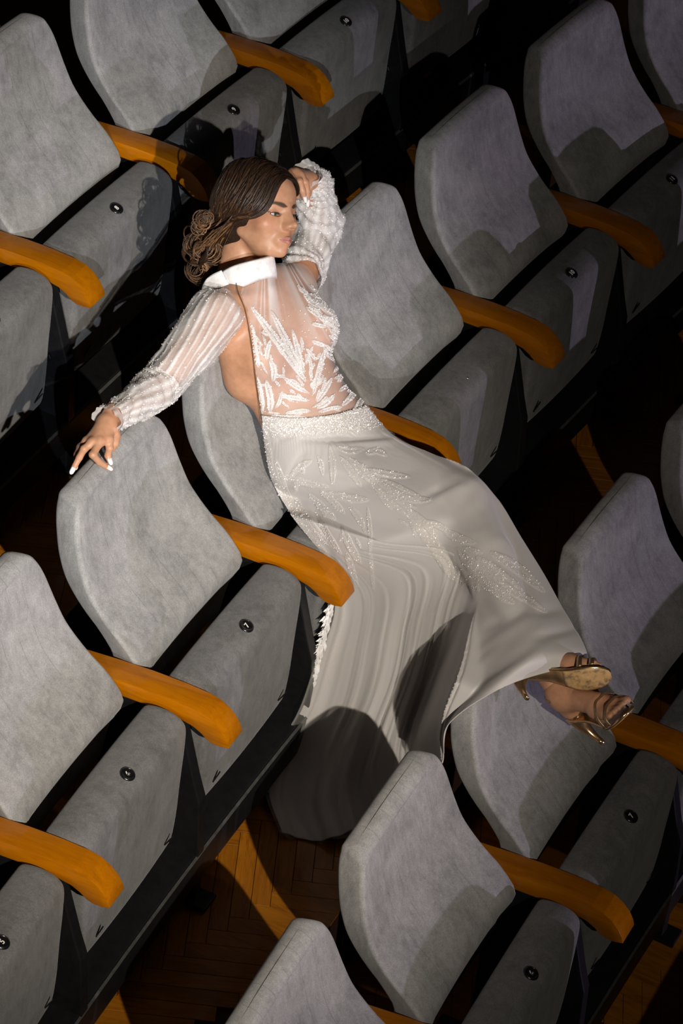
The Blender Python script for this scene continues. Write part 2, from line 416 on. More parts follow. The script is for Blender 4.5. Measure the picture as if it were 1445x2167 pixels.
def seat(row, idx, num, label, plate=True):
    e = empty('theater_seat', frame(row, idx)); tag(e, label, 'seat', 'folding theatre seats in curved rows')
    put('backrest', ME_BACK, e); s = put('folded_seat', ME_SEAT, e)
    if plate:
        p = put('number_plate', ME_PLATE, e); p.matrix_local = PLATE_M
        if num not in DIG: DIG[num] = digit_mesh(str(num))
        q = put('digit', DIG[num], p); q.matrix_local = Matrix.Translation((0, 0, .0046)) @ Matrix.Rotation(PI/2, 4, 'Z')
    else:
        p = put('screw', ME_SCREW, e); p.matrix_local = PLATE_M
    for y in (-.165, .165):
        t = put('tie_slot', ME_TIE, s, (.2885, y*0.95, .27), (0.5 if y > 0 else 0.35, 0, PI/2))
    return e
def armrest(row, idx, label):
    e = empty('seat_armrest', frame(row, idx)); tag(e, label, 'armrest', 'amber wooden armrests between the seats')
    put('wooden_armrest', ME_ARM, e); put('support_panel', ME_SIDE, e); put('foot_plate', ME_FOOT, e); put('rear_bracket', ME_PEG, e)
    put('hinge_bolt', ME_BOLT, e, (.262, -.016, .34), (PI/2, 0, 0))
    return e
RN = {'A': 'back row', 'B': 'middle row', 'C': 'front row', 'D': 'row beyond the frame'}
SEATS = [
 ('A', 6, 7, 'grey seat at the left edge, half out of frame, in the back row', 1),
 ('A', 7, 8, 'grey seat number 8 at upper left, brightly lit, in the back row', 1),
 ('A', 8, 9, 'grey seat number 9 with the head shadow on its front, back row', 1),
 ('A', 9, 10, 'grey seat number 10 at the top edge right of the woman\'s head, back row', 1),
 ('A', 10, 11, 'dark shadowed grey seat at the top edge, rightmost visible of the back row', 1),
 ('A', 11, 12, 'almost black grey seat past the top edge of the photo, back row', 1),
 ('B', 5, 5, 'grey seat in the lower left corner, leftmost of the woman\'s row', 1),
 ('B', 6, 6, 'grey seat number 6 at lower left in the woman\'s row', 1),
 ('B', 7, 7, 'grey seat number 7 under the woman\'s outstretched hand', 1),
 ('B', 8, 8, 'grey seat the woman lies on, mostly hidden by her dress', 1),
 ('B', 9, 9, 'grey seat just right of the woman with a bare screw instead of a number', 0),
 ('B', 10, 10, 'dim grey seat number 10 right of the screw-marked seat', 1),
 ('B', 11, 11, 'dark purple-lit seat in the upper right beyond seat number 10', 1),
 ('B', 12, 12, 'darkest seat in the top right corner of the photo', 1),
 ('C', 4, 5, 'grey seat at the bottom edge, only its backrest top in frame', 1),
 ('C', 5, 6, 'grey seat number 6 in front at the bottom right', 1),
 ('C', 6, 7, 'grey seat the sandalled feet rest against, front row', 1),
 ('C', 7, 8, 'grey seat at the right edge behind the sandals, front row', 1),
 ('C', 8, 9, 'dim seat sliver at the right edge, farthest of the front row', 1),
 ('C', 3, 4, 'grey seat just below the bottom edge of the photo, front row', 1),
 ('C', 9, 10, 'unlit seat just past the right edge of the photo, front row', 1),
]
for r, i, n, lb, pl in SEATS: seat(r, i, n, lb, bool(pl))
for i, w_ in zip(range(4, 10), ('first', 'second', 'third', 'fourth', 'fifth', 'sixth')): seat('D', i-.5, i, f'{w_} grey seat from the left of the row beyond the bottom right corner')
ARMS = {'A': {5.5: 'armrest past the left edge, back row', 6.5: 'amber armrest at left beside seat number 8, back row', 7.5: 'amber armrest touching the woman\'s hair, between seats 8 and 9',
              8.5: 'amber armrest at top centre between back row seats 9 and 10', 9.5: 'amber armrest tip at the top edge right of seat 10', 10.5: 'dark armrest past the top edge, back row'},
        'B': {4.5: 'armrest past the lower left corner, woman\'s row', 5.5: 'amber armrest at lower left between seats 5 and 6', 6.5: 'amber armrest between seats 6 and 7 of the woman\'s row', 7.5: 'amber armrest lying against the white skirt below the hips',
              8.5: 'amber armrest right of the woman\'s waist, tip over her thigh', 9.5: 'amber armrest between the screw-marked seat and seat 10', 10.5: 'dim amber armrest in the dark at upper right beside seat 10', 11.5: 'unlit armrest past the right edge, woman\'s row'},
        'C': {3.5: 'armrest below the bottom edge, front row', 4.5: 'amber armrest corner peeking in at the bottom edge', 5.5: 'amber armrest at lower right between the two front seats', 6.5: 'amber armrest behind the gold sandal at the right edge',
              7.5: 'dark armrest past the right edge, front row', 8.5: 'armrest far past the right edge, front row'}}
for r, dd in ARMS.items():
    for i, lb in dd.items(): armrest(r, i, lb)
# long black beams that carry each row
def beam(row, i0, i1, label):
    M0 = frame(row, (i0+i1)/2); e = empty('seat_rail', M0); tag(e, label, 'rail', 'black rails under the seat rows')
    Mi = np.array(M0.inverted())
    def sweep(poly):
        rings = []
        for i in np.linspace(i0, i1, 36):
            P = L2W(row, i, [(x, 0, z) for x, z in poly]); rings.append(P@Mi[:3, :3].T+Mi[:3, 3])
        return rings_mesh(rings)
    o = mesh('bar', *sweep([(.235, .06), (.318, .06), (.325, .066), (.325, .150), (.316, .160), (.235, .160)]), M_BLACK, e, smooth=False); recalc(o)
    o = mesh('edge_strip', *sweep([(.3205, .1585), (.3255, .1525), (.3265, .1535), (.3215, .1597)]), M_TRIM, e, smooth=False); recalc(o)
beam('A', 5.5, 11.5, 'black steel rail under the back row seats')
beam('B', 4.5, 12.5, 'black steel rail under the middle row, left and right of the gown')
beam('C', 2.5, 9.5, 'black steel rail under the front row seats')

# ---------------------------------------------------------------- the woman: implicit surfaces turned into one skin mesh
def nrm(v): v = np.asarray(v, float); return v/np.linalg.norm(v)
class Field:
    """signed distance field on a regular grid; primitives are blended in near their own box only"""
    def __init__(s, lo, hi, h):
        s.lo = np.array(lo, float); s.h = h; s.n = np.ceil((np.array(hi)-s.lo)/h).astype(int)+1
        s.d = np.full(s.n, 1.0, np.float32)
    def box(s, lo, hi):
        a = np.clip(np.floor((lo-s.lo)/s.h).astype(int), 0, s.n); b = np.clip(np.ceil((hi-s.lo)/s.h).astype(int)+1, 0, s.n)
        if np.any(b <= a): return None
        g = [s.lo[i]+s.h*np.arange(a[i], b[i], dtype=np.float32) for i in range(3)]
        P = np.stack(np.meshgrid(*g, indexing='ij'), -1)
        return tuple(slice(a[i], b[i]) for i in range(3)), P
    def put(s, lo, hi, f, k, sub=False):
        m = k*1.2+3*s.h; r = s.box(np.asarray(lo)-m, np.asarray(hi)+m)
        if r is None: return
        sl, P = r; e = f(P).astype(np.float32); d = s.d[sl]
        if sub: e = -e; h = np.clip(0.5-0.5*(d-e)/k, 0, 1); s.d[sl] = d*(1-h)+e*h+k*h*(1-h)
        else: h = np.clip(0.5+0.5*(e-d)/k, 0, 1); s.d[sl] = e*(1-h)+d*h-k*h*(1-h)
    def cone(s, a, b, ra, rb, k=0.01, sub=False):
        a = np.asarray(a, float); b = np.asarray(b, float); ba = b-a; L2 = ba@ba
        def f(P):
            t = np.clip(((P-a)@ba)/L2, 0, 1); return np.linalg.norm(P-a-t[..., None]*ba, axis=-1)-(ra+(rb-ra)*t)
        r = max(ra, rb); s.put(np.minimum(a, b)-r, np.maximum(a, b)+r, f, k, sub)
    def ell(s, c, ax, rad, k=0.02, sub=False):
        c = np.asarray(c, float); A = np.asarray(ax, float); rad = np.asarray(rad, float); R = rad.max()
        def f(P):
            q = (P-c)@A.T; k0 = np.linalg.norm(q/rad, axis=-1); k1 = np.linalg.norm(q/rad**2, axis=-1)
            return np.where(k1 > 1e-9, k0*(k0-1)/np.maximum(k1, 1e-9), -rad.min())
        s.put(c-R, c+R, f, k, sub)
    def surf(s):
        """naive surface nets"""
        d = s.d; S = d < 0; n = s.n
        cnt = np.zeros(tuple(n-1), np.int8); pos = np.zeros(tuple(n-1)+(3,), np.float32)
        cor = [(i, j, k) for i in (0, 1) for j in (0, 1) for k in (0, 1)]
        sl = lambda c: tuple(slice(c[i], n[i]-1+c[i]) for i in range(3))
        mixed = np.zeros(tuple(n-1), bool); c0 = S[sl((0, 0, 0))]
        for c in cor[1:]: mixed |= (S[sl(c)] != c0)
        idx = np.argwhere(mixed); vals = {c: d[idx[:, 0]+c[0], idx[:, 1]+c[1], idx[:, 2]+c[2]] for c in cor}
        acc = np.zeros((len(idx), 3)); num = np.zeros(len(idx))
        for a in cor:
            for ax in range(3):
                if a[ax]: continue
                b = list(a); b[ax] = 1; b = tuple(b); va, vb = vals[a], vals[b]
                x = (va < 0) != (vb < 0); t = np.where(x, va/np.where(x, va-vb, 1), 0)
                p = np.array(a, float)[None].repeat(len(idx), 0); p[:, ax] = t
                acc += p*x[:, None]; num += x
        V = s.lo+s.h*(idx+acc/num[:, None])
        lut = np.full(tuple(n-1), -1, np.int32); lut[mixed] = np.arange(len(idx))
        Q = []
        for ax in range(3):
            b, c = [(1, 2), (2, 0), (0, 1)][ax]
            A = [slice(1, n[i]-1) for i in range(3)]; A[ax] = slice(0, n[ax]-1); Bs = list(A); Bs[ax] = slice(1, n[ax])
            sa, sb = S[tuple(A)], S[tuple(Bs)]; e = np.argwhere(sa != sb)
            flip = sa[sa != sb]
            off = np.ones(3, int); off[ax] = 0; e = e+off
            def g(ob, oc):
                q = e.copy(); q[:, b] -= ob; q[:, c] -= oc; return lut[q[:, 0], q[:, 1], q[:, 2]]
            q = np.stack([g(1, 1), g(0, 1), g(0, 0), g(1, 0)], 1); q[~flip] = q[~flip][:, ::-1]; Q.append(q)
        Q = np.concatenate(Q); Q = Q[(Q >= 0).all(1)]
        return V, Q
def smooth_vq(V, Q, it=2, lam=0.5):
    n = len(V); E = np.concatenate([Q[:, [0, 1]], Q[:, [1, 2]], Q[:, [2, 3]], Q[:, [3, 0]]])
    deg = np.bincount(E[:, 0], minlength=n)+np.bincount(E[:, 1], minlength=n)
    for _ in range(it):
        A = np.zeros_like(V)
        for j in range(3): A[:, j] = np.bincount(E[:, 0], V[E[:, 1], j], n)+np.bincount(E[:, 1], V[E[:, 0], j], n)
        V = V+lam*(A/np.maximum(deg, 1)[:, None]-V)
    return V
def vnormals(V, Q):
    f = np.cross(V[Q[:, 2]]-V[Q[:, 0]], V[Q[:, 3]]-V[Q[:, 1]]); Nn = np.zeros_like(V)
    for j in range(3):
        for i in range(4): Nn[:, j] += np.bincount(Q[:, i], f[:, j], len(V))
    return Nn/np.maximum(np.linalg.norm(Nn, axis=1), 1e-12)[:, None]

# --- joints
NECK = np.array([-.086, .300, 1.068]); RSH = np.array([-.100, .182, 1.052]); LSH = np.array([-.043, .448, .985])
REL = np.array([-.124, -.045, .975]); RWR = np.array([-.122, -.262, 1.028])
LEL = np.array([-.088, .655, 1.005]); LWR = at_z(657, 384, 1.200)
PEL = np.array([.156, .300, .700])
S_TOP = nrm(LSH-RSH); S_HIP = nrm([.60, .80, .0]); 
FIELD_B = Field((-.32, -.32, .52), (1.04, .80, 1.16), 0.0042)
SPINE = [(np.array([-.072, .310, 1.030]), .130, .050, .055, .95), (np.array([-.030, .304, .972]), .152, .080, .085, .62), (np.array([.006, .288, .900]), .148, .088, .095, .50),
         (np.array([.076, .288, .812]), .113, .084, .090, .3), (np.array([.140, .288, .715]), .138, .105, .100, 0.1)]
def spine_frame(t, c, i):
    s = nrm(S_TOP*t+S_HIP*(1-t)); a = nrm(SPINE[max(i-1, 0)][0]-SPINE[min(i+1, 4)][0]); s = nrm(s-a*(s@a)); f = np.cross(s, a); return s, f, a
for i, (c, la, de, he, t) in enumerate(SPINE):
    s, f, a = spine_frame(t, c, i); FIELD_B.ell(c, [s, f, a], [la, de, he], 0.05)
S1, F1, A1 = spine_frame(.60, None, 1)
for sg in (-1, 1):
    c = SPINE[1][0]+S1*(sg*.076+(.010 if sg > 0 else 0))+F1*.054-A1*.045
    FIELD_B.ell(c, [S1, F1, A1], [.055, .046, .056], 0.03)
FIELD_B.cone(at_z(527, 566, 1.085), NECK-A1*.02, .030, .048, 0.03)
FIELD_B.cone(NECK-A1*.015, RSH, .042, .044, 0.03); FIELD_B.cone(NECK-A1*.015, LSH, .042, .044, 0.03)
FIELD_B.cone(RSH, REL, .047, .034, 0.025); FIELD_B.cone(REL, RWR, .035, .021, 0.015)
FIELD_B.cone(LSH, LEL, .047, .034, 0.025); FIELD_B.cone(LEL, LWR, .035, .021, 0.015)
RHIP = PEL-S_HIP*.068+np.array([.03, -.02, 0]); LHIP = PEL+S_HIP*.055+np.array([.03, -.02, 0])
W0 = at_z
RKN = at_z(965, 1108, .752); LKN = np.array([.560, .205, .790])
RAN = W0(1172, 1446, .712); LAN = W0(1120, 1372, .757)
for h, k, a in ((RHIP, RKN, RAN), (LHIP, LKN, LAN)):
    FIELD_B.cone(h, k, .074, .046, 0.04); FIELD_B.cone(k, k*.6+a*.4, .046, .044, .03); FIELD_B.cone(k*.6+a*.4, a, .044, .027, 0.02)
# collarbones
for sg, sh in ((-1, RSH), (1, LSH)):
    a = NECK+F1*.050-A1*.020+S1*sg*.012; b = NECK*.35+sh*.65+F1*.036+A1*.012; FIELD_B.cone(a, b, .0065, .0055, 0.016)
BV, BQ = FIELD_B.surf(); BV = smooth_vq(BV, BQ, 3)

# --- head in its own frame: l = her left, f = face forward, u = crown
HF = nrm(.76*CR-.04*CU-.64*CF); HU = nrm((.03*CR+.995*CU)-HF*((.03*CR+.995*CU)@HF)); HL = np.cross(HU, HF)
HC = at_z(548, 449, 1.190)
HM = np.stack([HL, HF, HU])          # rows: local axes in world
def h2w(p): return HC+np.asarray(p, float)@HM
I3 = np.eye(3)
FH = Field((-.095, -.125, -.19), (.095, .125, .135), 0.0015)
FH.ell((0, -.017, .028), I3, (.0725, .092, .083), .02)
FH.ell((0, .030, -.016), I3, (.0585, .058, .080), .03)
FH.ell((0, .040, .045), I3, (.0500, .046, .044), .03)
FH.ell((0, .028, -.064), I3, (.0400, .050, .040), .026)
FH.ell((0, .0715, -.0925), I3, (.0135, .013, .0120), .020)
for s in (-1, 1):
    FH.cone((s*.051, -.006, -.048), (s*.024, .054, -.0885), .0110, .0100, .018)
    FH.ell((s*.041, .056, -.030), I3, (.0180, .016, .015), .024)
    FH.cone((s*.010, .0800, .0115), (s*.044, .0640, .0130), .0075, .0060, .012)
    FH.ell((s*.0325, .0940, -.0045), I3, (.0155, .0130, .0100), .010, True)
FH.cone((0, .0835, .010), (0, .1065, -.027), .0058, .0064, .012)
FH.cone((0, .0735, .006), (0, .0870, -.030), .0085, .0130, .012)
FH.cone((0, .0760, -.004), (0, .0930, -.030), .0070, .0100, .010)
FH.ell((0, .1100, -.0320), I3, (.0074, .0085, .0068), .007)
for s in (-1, 1):
    FH.ell((s*.0092, .0950, -.0360), I3, (.0052, .0095, .0052), .009)
    FH.ell((s*.0050, .1030, -.0415), I3, (.0020, .0042, .0022), .002, True)
EYE_C = [np.array([s*.0310, .0655, -.0060]) for s in (-1, 1)]; EYE_R = .0128
for s, c in zip((-1, 1), EYE_C):
    FH.ell(c, I3, (.0146,)*3, .004)
    up = nrm([0, .93, -.37]); sd = np.array([1., 0, 0]); vv = np.cross(sd, up)
    tl = .13*s; FH.ell(c+np.array([0, .0135, -.0032]), [[math.cos(tl), 0, math.sin(tl)], [0, 1, 0], [-math.sin(tl), 0, math.cos(tl)]], (.0135, .0090, .0036), .0022, True)
# lips
FH.ell((0, .0770, -.0660), I3, (.0245, .0150, .0160), .012)
for s in (-1, 1):
    FH.cone((s*.0042, .0942, -.0618), (s*.0205, .0835, -.0650), .0032, .0016, .004)
    FH.cone((0, .0935, -.0702), (s*.0185, .0838, -.0674), .0042, .0018, .004)
    FH.cone((0, .0948, -.0622), (0, .0940, -.0622), .0030, .0030, .003)
    FH.cone((0, .0975, -.0657), (s*.0220, .0845, -.0658), .0010, .0007, .0012, True)
for s in (-1, 1):
    FH.ell((s*.0690, -.014, -.006), I3, (.0045, .0130, .0220), .006)
FH.cone((0, -.040, -.040), (0, -.066, -.185), .047, .049, .016)
HV, HQ = FH.surf(); HV = smooth_vq(HV, HQ, 2, .4)
def gauss(P, c, r): return np.exp(-(((P-np.asarray(c))/np.asarray(r))**2).sum(1))
ax = np.abs(HV[:, 0])
m_lip = np.zeros(len(HV))
lw = np.clip(1-(ax/.0220)**2, 0, 1)
zc = HV[:, 2]+.0658; top = .0058*lw**.7*(1-.22*np.exp(-(ax/.004)**2)); bot = .0080*lw**.6
m_lip = np.clip((top-zc)/.0012+.5, 0, 1)*np.clip((zc+bot)/.0012+.5, 0, 1)*(HV[:, 1] > .074)*(ax < .0220)
bz = .0105+.0062*np.clip((ax-.009)/.027, 0, 1)-.0055*np.clip((ax-.036)/.016, 0, 1)**1.4
bw = .0053*np.clip((ax-.006)/.010, 0, 1)*(1-.72*np.clip((ax-.024)/.028, 0, 1))
m_brow = np.clip((bw-np.abs(HV[:, 2]-bz))/.0028+.5, 0, 1)*(ax > .007)*(ax < .053)*(HV[:, 1] > .03)
dE = np.minimum(*[np.linalg.norm((HV-c)*np.array([.72, 0.3, 1.0]), axis=1) for c in EYE_C])
m_shadow = np.exp(-(dE/.0125)**2)*(HV[:, 2] > -.012)*(HV[:, 1] > .05)
open_d = np.minimum(*[np.abs(np.linalg.norm((HV-c-np.array([0, .0135, -.0030]))/np.array([.0130, .0090, .0040]), axis=1)-1) for c in EYE_C])
m_liner = np.clip(1.5-open_d/.30, 0, 1)*(HV[:, 1] > .06)*np.clip((HV[:, 2]+.0105)/.003, 0.3, 1)
wing = np.maximum(*[np.exp(-((HV[:, 0]-s*(.0465+0*HV[:, 2]))/.0042)**2-((HV[:, 2]+.0050-.35*(ax-.044))/.0013)**2) for s in (-1, 1)])*(HV[:, 1] > .04)
m_liner = np.maximum(m_liner, wing)
m_blush = np.maximum(gauss(HV, (-.048, .052, -.028), (.020, .03, .013)), gauss(HV, (.048, .052, -.028), (.020, .03, .013)))
HVW = HC+HV@HM

# --- hands: wrist, palm and five fingers given as point chains in the world
def hand(wr, knuck, fingers, thumb, up, h=0.0013, rp=.0115):
    P = [wr]+knuck+[q for f in fingers for q in f]+list(thumb); P = np.array(P)
    F = Field(P.min(0)-.03, P.max(0)+.03, h); up = nrm(up)
    F.cone(wr+(wr-np.mean(knuck, 0))*.5, wr, .0205, .0205, .01)
    c = np.mean(knuck, 0)
    for k in knuck: F.cone(wr*.85+k*.15, k, .0150, .0100, .014)
    for i in range(len(knuck)-1): F.cone(knuck[i], knuck[i+1], .0092, .0092, .006)
    tips = []
    for k, f in zip(knuck, fingers):
        ch = [k]+list(f); R = np.linspace(.0092, .0062, len(ch))
        for i in range(len(ch)-1): F.cone(ch[i], ch[i+1], R[i], R[i+1], .0035 if i else .006)
        tips.append((ch[-2], ch[-1]))
    for i in range(len(thumb)-1): F.cone(thumb[i], thumb[i+1], [.0135, .0108, .0092, .0075][i], [.0108, .0092, .0075, .0068][i], .006)
    tips.append((thumb[-2], thumb[-1]))
    V, Q = F.surf(); return smooth_vq(V, Q, 2, .4), Q, tips
def W(x, y, z): return at_z(x, y, z)
# right hand draped over the top of seat 7
rk = [W(230, 930, 1.018), W(212, 934, 1.022), W(196, 936, 1.020), W(184, 934, 1.010)]     # index .. little
rf = [[W(221, 950, 1.014), W(219, 966, .990), W(231, 990, .972)][0:3], [W(196, 962, 1.012), W(210, 978, .985), W(229, 990, .966)],
      [W(178, 950, 1.012), W(168, 968, .992), W(154, 994, .968)], [W(170, 946, .992), W(163, 962, .972), W(160, 985, .955)]]
rf[0] = [W(232, 948, 1.006), W(228, 964, .988), W(232, 975, .980)]
rth = [W(238, 908, 1.022), W(244, 922, 1.006), W(242, 938, .990), W(238, 948, .978)]
RHV, RHQ, RTIPS = hand(RWR, rk, rf, rth, (0, 0, 1))
# left hand resting against the temple
lk = [W(634, 372, 1.248), W(627, 366, 1.250), W(620, 366, 1.245), W(616, 372, 1.236)]
lf = [[W(646, 386, 1.238), W(650, 405, 1.218), W(650, 428, 1.196)], [W(634, 384, 1.248), W(640, 404, 1.228), W(644, 420, 1.210)],
      [W(622, 384, 1.240), W(626, 402, 1.224), W(630, 416, 1.205)], [W(614, 386, 1.226), W(616, 400, 1.210), W(620, 410, 1.196)]]
lth = [W(650, 384, 1.205), W(652, 396, 1.200), W(650, 410, 1.190), W(646, 420, 1.180)]
LHV, LHQ, LTIPS = hand(LWR, lk, lf, lth, (0, 0, 1))

# --- feet
def foot(ank, toe_dir, sole_n, h=0.0018):
    """ank: ankle centre; toe_dir along the foot; sole_n: outward normal of the sole.  returns mesh + frame"""
    t = nrm(toe_dir); n = nrm(np.asarray(sole_n)-t*(np.asarray(sole_n)@t)); s = np.cross(t, n)
    M = np.stack([t, s, -n]); F = Field((-.07, -.06, -.12), (.22, .06, .05), h)       # x toe, y side, z up (away from sole)
    F.cone((-.004, 0, .012), (0, 0, 0), .028, .030, .01); F.cone((0, 0, 0), (-.022, 0, -.040), .030, .024, .02)
    F.cone((0, 0, -.006), (.085, 0, -.062), .030, .024, .025); F.cone((.085, .012, -.070), (.120, .014, -.086), .020, .016, .015); F.cone((.085, -.012, -.070), (.118, -.016, -.086), .019, .015, .015)
    for i, (y, L) in enumerate(((.022, .158), (.009, .157), (-.003, .152), (-.014, .145), (-.024, .136))):
        r = .0105 if i == 0 else .0075; F.cone((.115, y*.95, -.086), (L, y, -.092), r*1.1, r*.85, .005)
    V, Q = F.surf(); return smooth_vq(V, Q, 2, .4), Q, M
def cam_dir(r, u, t): return r*CR+u*CU-t*CF
FT = [(W(1124, 1378, .755), cam_dir(.95, .16, .12), cam_dir(.12, -.64, .76)), (W(1190, 1466, .700), cam_dir(.32, .28, .85), cam_dir(.68, -.70, .05))]
feet = []
for a, td, sn in FT:
    V, Q, M = foot(a, td, sn); feet.append((a, M, a+V@M, Q))

allV = [BV, HVW, RHV, LHV]+[f[2] for f in feet]; allQ = [BQ, HQ, RHQ, LHQ]+[f[3] for f in feet]
off = 0; QQ = []
for v, q in zip(allV, allQ): QQ.append(q+off); off += len(v)
nb, nh = len(BV), len(HVW); tot = off
def pad(m): z = np.zeros(tot); z[nb:nb+nh] = m; return z
# --- skin
M_SKIN, nt, b = mat_new('warm_tan_skin')
co = N(nt, 'ShaderNodeTexCoord').outputs['Object']
c = ramp(nt, noise(nt, co, 55, 5), [(0.3, (0.43, 0.215, 0.120)), (0.7, (0.53, 0.280, 0.165))])
def attr(nt, nme):
    a = N(nt, 'ShaderNodeAttribute'); a.attribute_name = nme; return a.outputs['Fac']
c = mixc(nt, math_n(nt, 'MULTIPLY', attr(nt, 'blush'), 0.45), c, (0.52, 0.17, 0.10))
c = mixc(nt, math_n(nt, 'MULTIPLY', attr(nt, 'shadow'), 0.55), c, (0.30, 0.13, 0.07))
c = mixc(nt, math_n(nt, 'MULTIPLY', attr(nt, 'lip'), 0.85), c, (0.34, 0.125, 0.115))
c = mixc(nt, math_n(nt, 'MULTIPLY', attr(nt, 'brow'), 0.9), c, (0.022, 0.011, 0.007))
c = mixc(nt, attr(nt, 'liner'), c, (0.012, 0.008, 0.007))
nt.links.new(c, b.inputs['Base Color']); b.inputs['Roughness'].default_value = 0.46; b.inputs['Specular IOR Level'].default_value = 0.4
b.inputs['Subsurface Weight'].default_value = 0.12; b.inputs['Subsurface Radius'].default_value = (.01, .004, .002); b.inputs['Subsurface Scale'].default_value = 0.5
bump(nt, b, noise(nt, co, 900, 2), 0.06, 0.0006)
ROOT = empty('person'); ROOT.location = (0, 0, 0)
tag(ROOT, 'woman in a white sequinned gown reclining across the seats, feet up, hand to her head', 'person')
body = fastmesh('body', np.concatenate(allV), np.concatenate(QQ), M_SKIN, ROOT, attrs={'lip': pad(m_lip), 'brow': pad(m_brow), 'shadow': pad(m_shadow), 'liner': pad(m_liner), 'blush': pad(m_blush)})
# --- eyes
def sphere_vf(c, r, nu=24, nv=14):
    V = [c+r*np.array([math.sin(PI*j/nv)*math.cos(2*PI*i/nu), math.sin(PI*j/nv)*math.sin(2*PI*i/nu), math.cos(PI*j/nv)]) for j in range(nv+1) for i in range(nu)]
    F = [(j*nu+i, j*nu+(i+1) % nu, (j+1)*nu+(i+1) % nu, (j+1)*nu+i) for j in range(nv) for i in range(nu)]
    return V, F
M_EYE, nt, b = mat_new('eye_white_and_green_iris')
co = N(nt, 'ShaderNodeTexCoord').outputs['Object']
ln = N(nt, 'ShaderNodeVectorMath', operation='DISTANCE'); nt.links.new(co, ln.inputs[0]); ln.inputs[1].default_value = (0, EYE_R, 0)
c = ramp(nt, math_n(nt, 'MULTIPLY', ln.outputs['Value'], 100), [(0.0, (0.004, 0.004, 0.004)), (0.20, (0.004, 0.004, 0.004)), (0.26, (0.07, 0.09, 0.08)), (0.52, (0.04, 0.05, 0.05)), (0.60, (0.45, 0.42, 0.40))])
nt.links.new(c, b.inputs['Base Color']); b.inputs['Roughness'].default_value = 0.08
look = nrm([.10, .95, -.16])
for c0 in EYE_C:
    V, F = sphere_vf(np.zeros(3), EYE_R); o = mesh('eye', V, F, M_EYE, ROOT)
    y = look; x = nrm(np.cross(y, [0, 0, 1])); z = np.cross(x, y); Rl = np.stack([x, y, z], 1); Rw = HM.T@Rl; p = h2w(c0)
    o.matrix_world = Matrix([[*Rw[i], p[i]] for i in range(3)]+[[0, 0, 0, 1]])
# eyelashes
M_LASH = plain('black_eyelashes', (0.006, 0.005, 0.005), 0.6)
for s, c0 in zip((-1, 1), EYE_C):
    LV, LF = [], []
    for k in np.linspace(-1, 1, 17):
        xx = k*.0125; a = c0+np.array([xx, .0135*math.sqrt(max(0, 1-(xx/.0155)**2)), .0008-.0025*abs(k)**2]); sw = s*k
        e = a+np.array([s*(.002+.003*max(0, sw))*1.0, .0062, .0010+.0016*max(0, sw)]); m = (a+e)/2+np.array([0, 0, -.0010])
        V, F = tube_vf([h2w(a), h2w(m), h2w(e)], [.00045, .0003, .0001], 4); kk = len(LV); LV += list(V); LF += [tuple(i+kk for i in f) for f in F]
    mesh('eyelashes', LV, LF, M_LASH, ROOT)
# nails
M_NAIL = plain('white_nail_polish', (0.80, 0.76, 0.74), 0.15)
def nail(p0, p1, view, L=.014, w=.0052):
    d = nrm(p1-p0); n = nrm(view-d*(view@d)); s = np.cross(d, n); V, F = [], []
    for i, t in enumerate(np.linspace(-.45, .75, 7)):
        ww = w*(1 if t < .3 else math.sqrt(max(0.05, 1-((t-.3)/.5)**2)))
        for j in np.linspace(-1, 1, 5): V.append(p1+d*(t*L)+s*ww*j+n*(.0064-.0016*j*j-.0010*max(0, t)))
    for i in range(6):
        for j in range(4): a = i*5+j; F.append((a, a+1, a+6, a+5))
    o = mesh('nail', V, F, M_NAIL, ROOT); md = o.modifiers.new('s', 'SOLIDIFY'); md.thickness = .0007
for p0, p1 in RTIPS[:3]+RTIPS[3:4]: nail(np.asarray(p0), np.asarray(p1), -CF*.55+np.array([.3, -.1, .7]))
for p0, p1 in LTIPS[:2]: nail(np.asarray(p0), np.asarray(p1), -CF+CR*.5)

# ---------------------------------------------------------------- hair
M_HAIR, nt, b = mat_new('brown_hair_with_golden_lights')
co = N(nt, 'ShaderNodeTexCoord').outputs['Object']
g = math_n(nt, 'ADD', attr(nt, 'tone'), math_n(nt, 'MULTIPLY', math_n(nt, 'SUBTRACT', noise(nt, co, 260, 3), 0.5), 0.7), True)
c = ramp(nt, g, [(0.0, (0.012, 0.0065, 0.004)), (0.35, (0.045, 0.021, 0.010)), (0.7, (0.20, 0.098, 0.038)), (1.0, (0.42, 0.24, 0.10))])
nt.links.new(c, b.inputs['Base Color']); b.inputs['Roughness'].default_value = 0.48; b.inputs['Specular IOR Level'].default_value = 0.35
bump(nt, b, noise(nt, co, 700, 2), 0.2, 0.0006)
rng = np.random.default_rng(5)
HR = np.array([.0835, .1060, .0965]); HO = np.array([0, -.019, .026])
F = Field((-.11, -.16, -.15), (.11, .12, .15), 0.0028)
F.ell(HO, I3, HR, .01); F.ell((0, -.060, -.035), I3, (.068, .060, .060), .03); F.ell((-.045, -.112, -.078), I3, (.034, .030, .040), .02)
F.ell((.034, .140, -.045), I3, (.082, .108, .112), .006, True)
F.ell((0, .03, -.12), I3, (.10, .07, .075), .01, True)
CV, CQ = F.surf(); CV = smooth_vq(CV, CQ, 2)
hair = fastmesh('hair', HC+CV@HM, CQ, M_HAIR, ROOT, attrs={'tone': np.full(len(CV), .12)})
LV, LQ, LT = [], [], []; ln = [0]
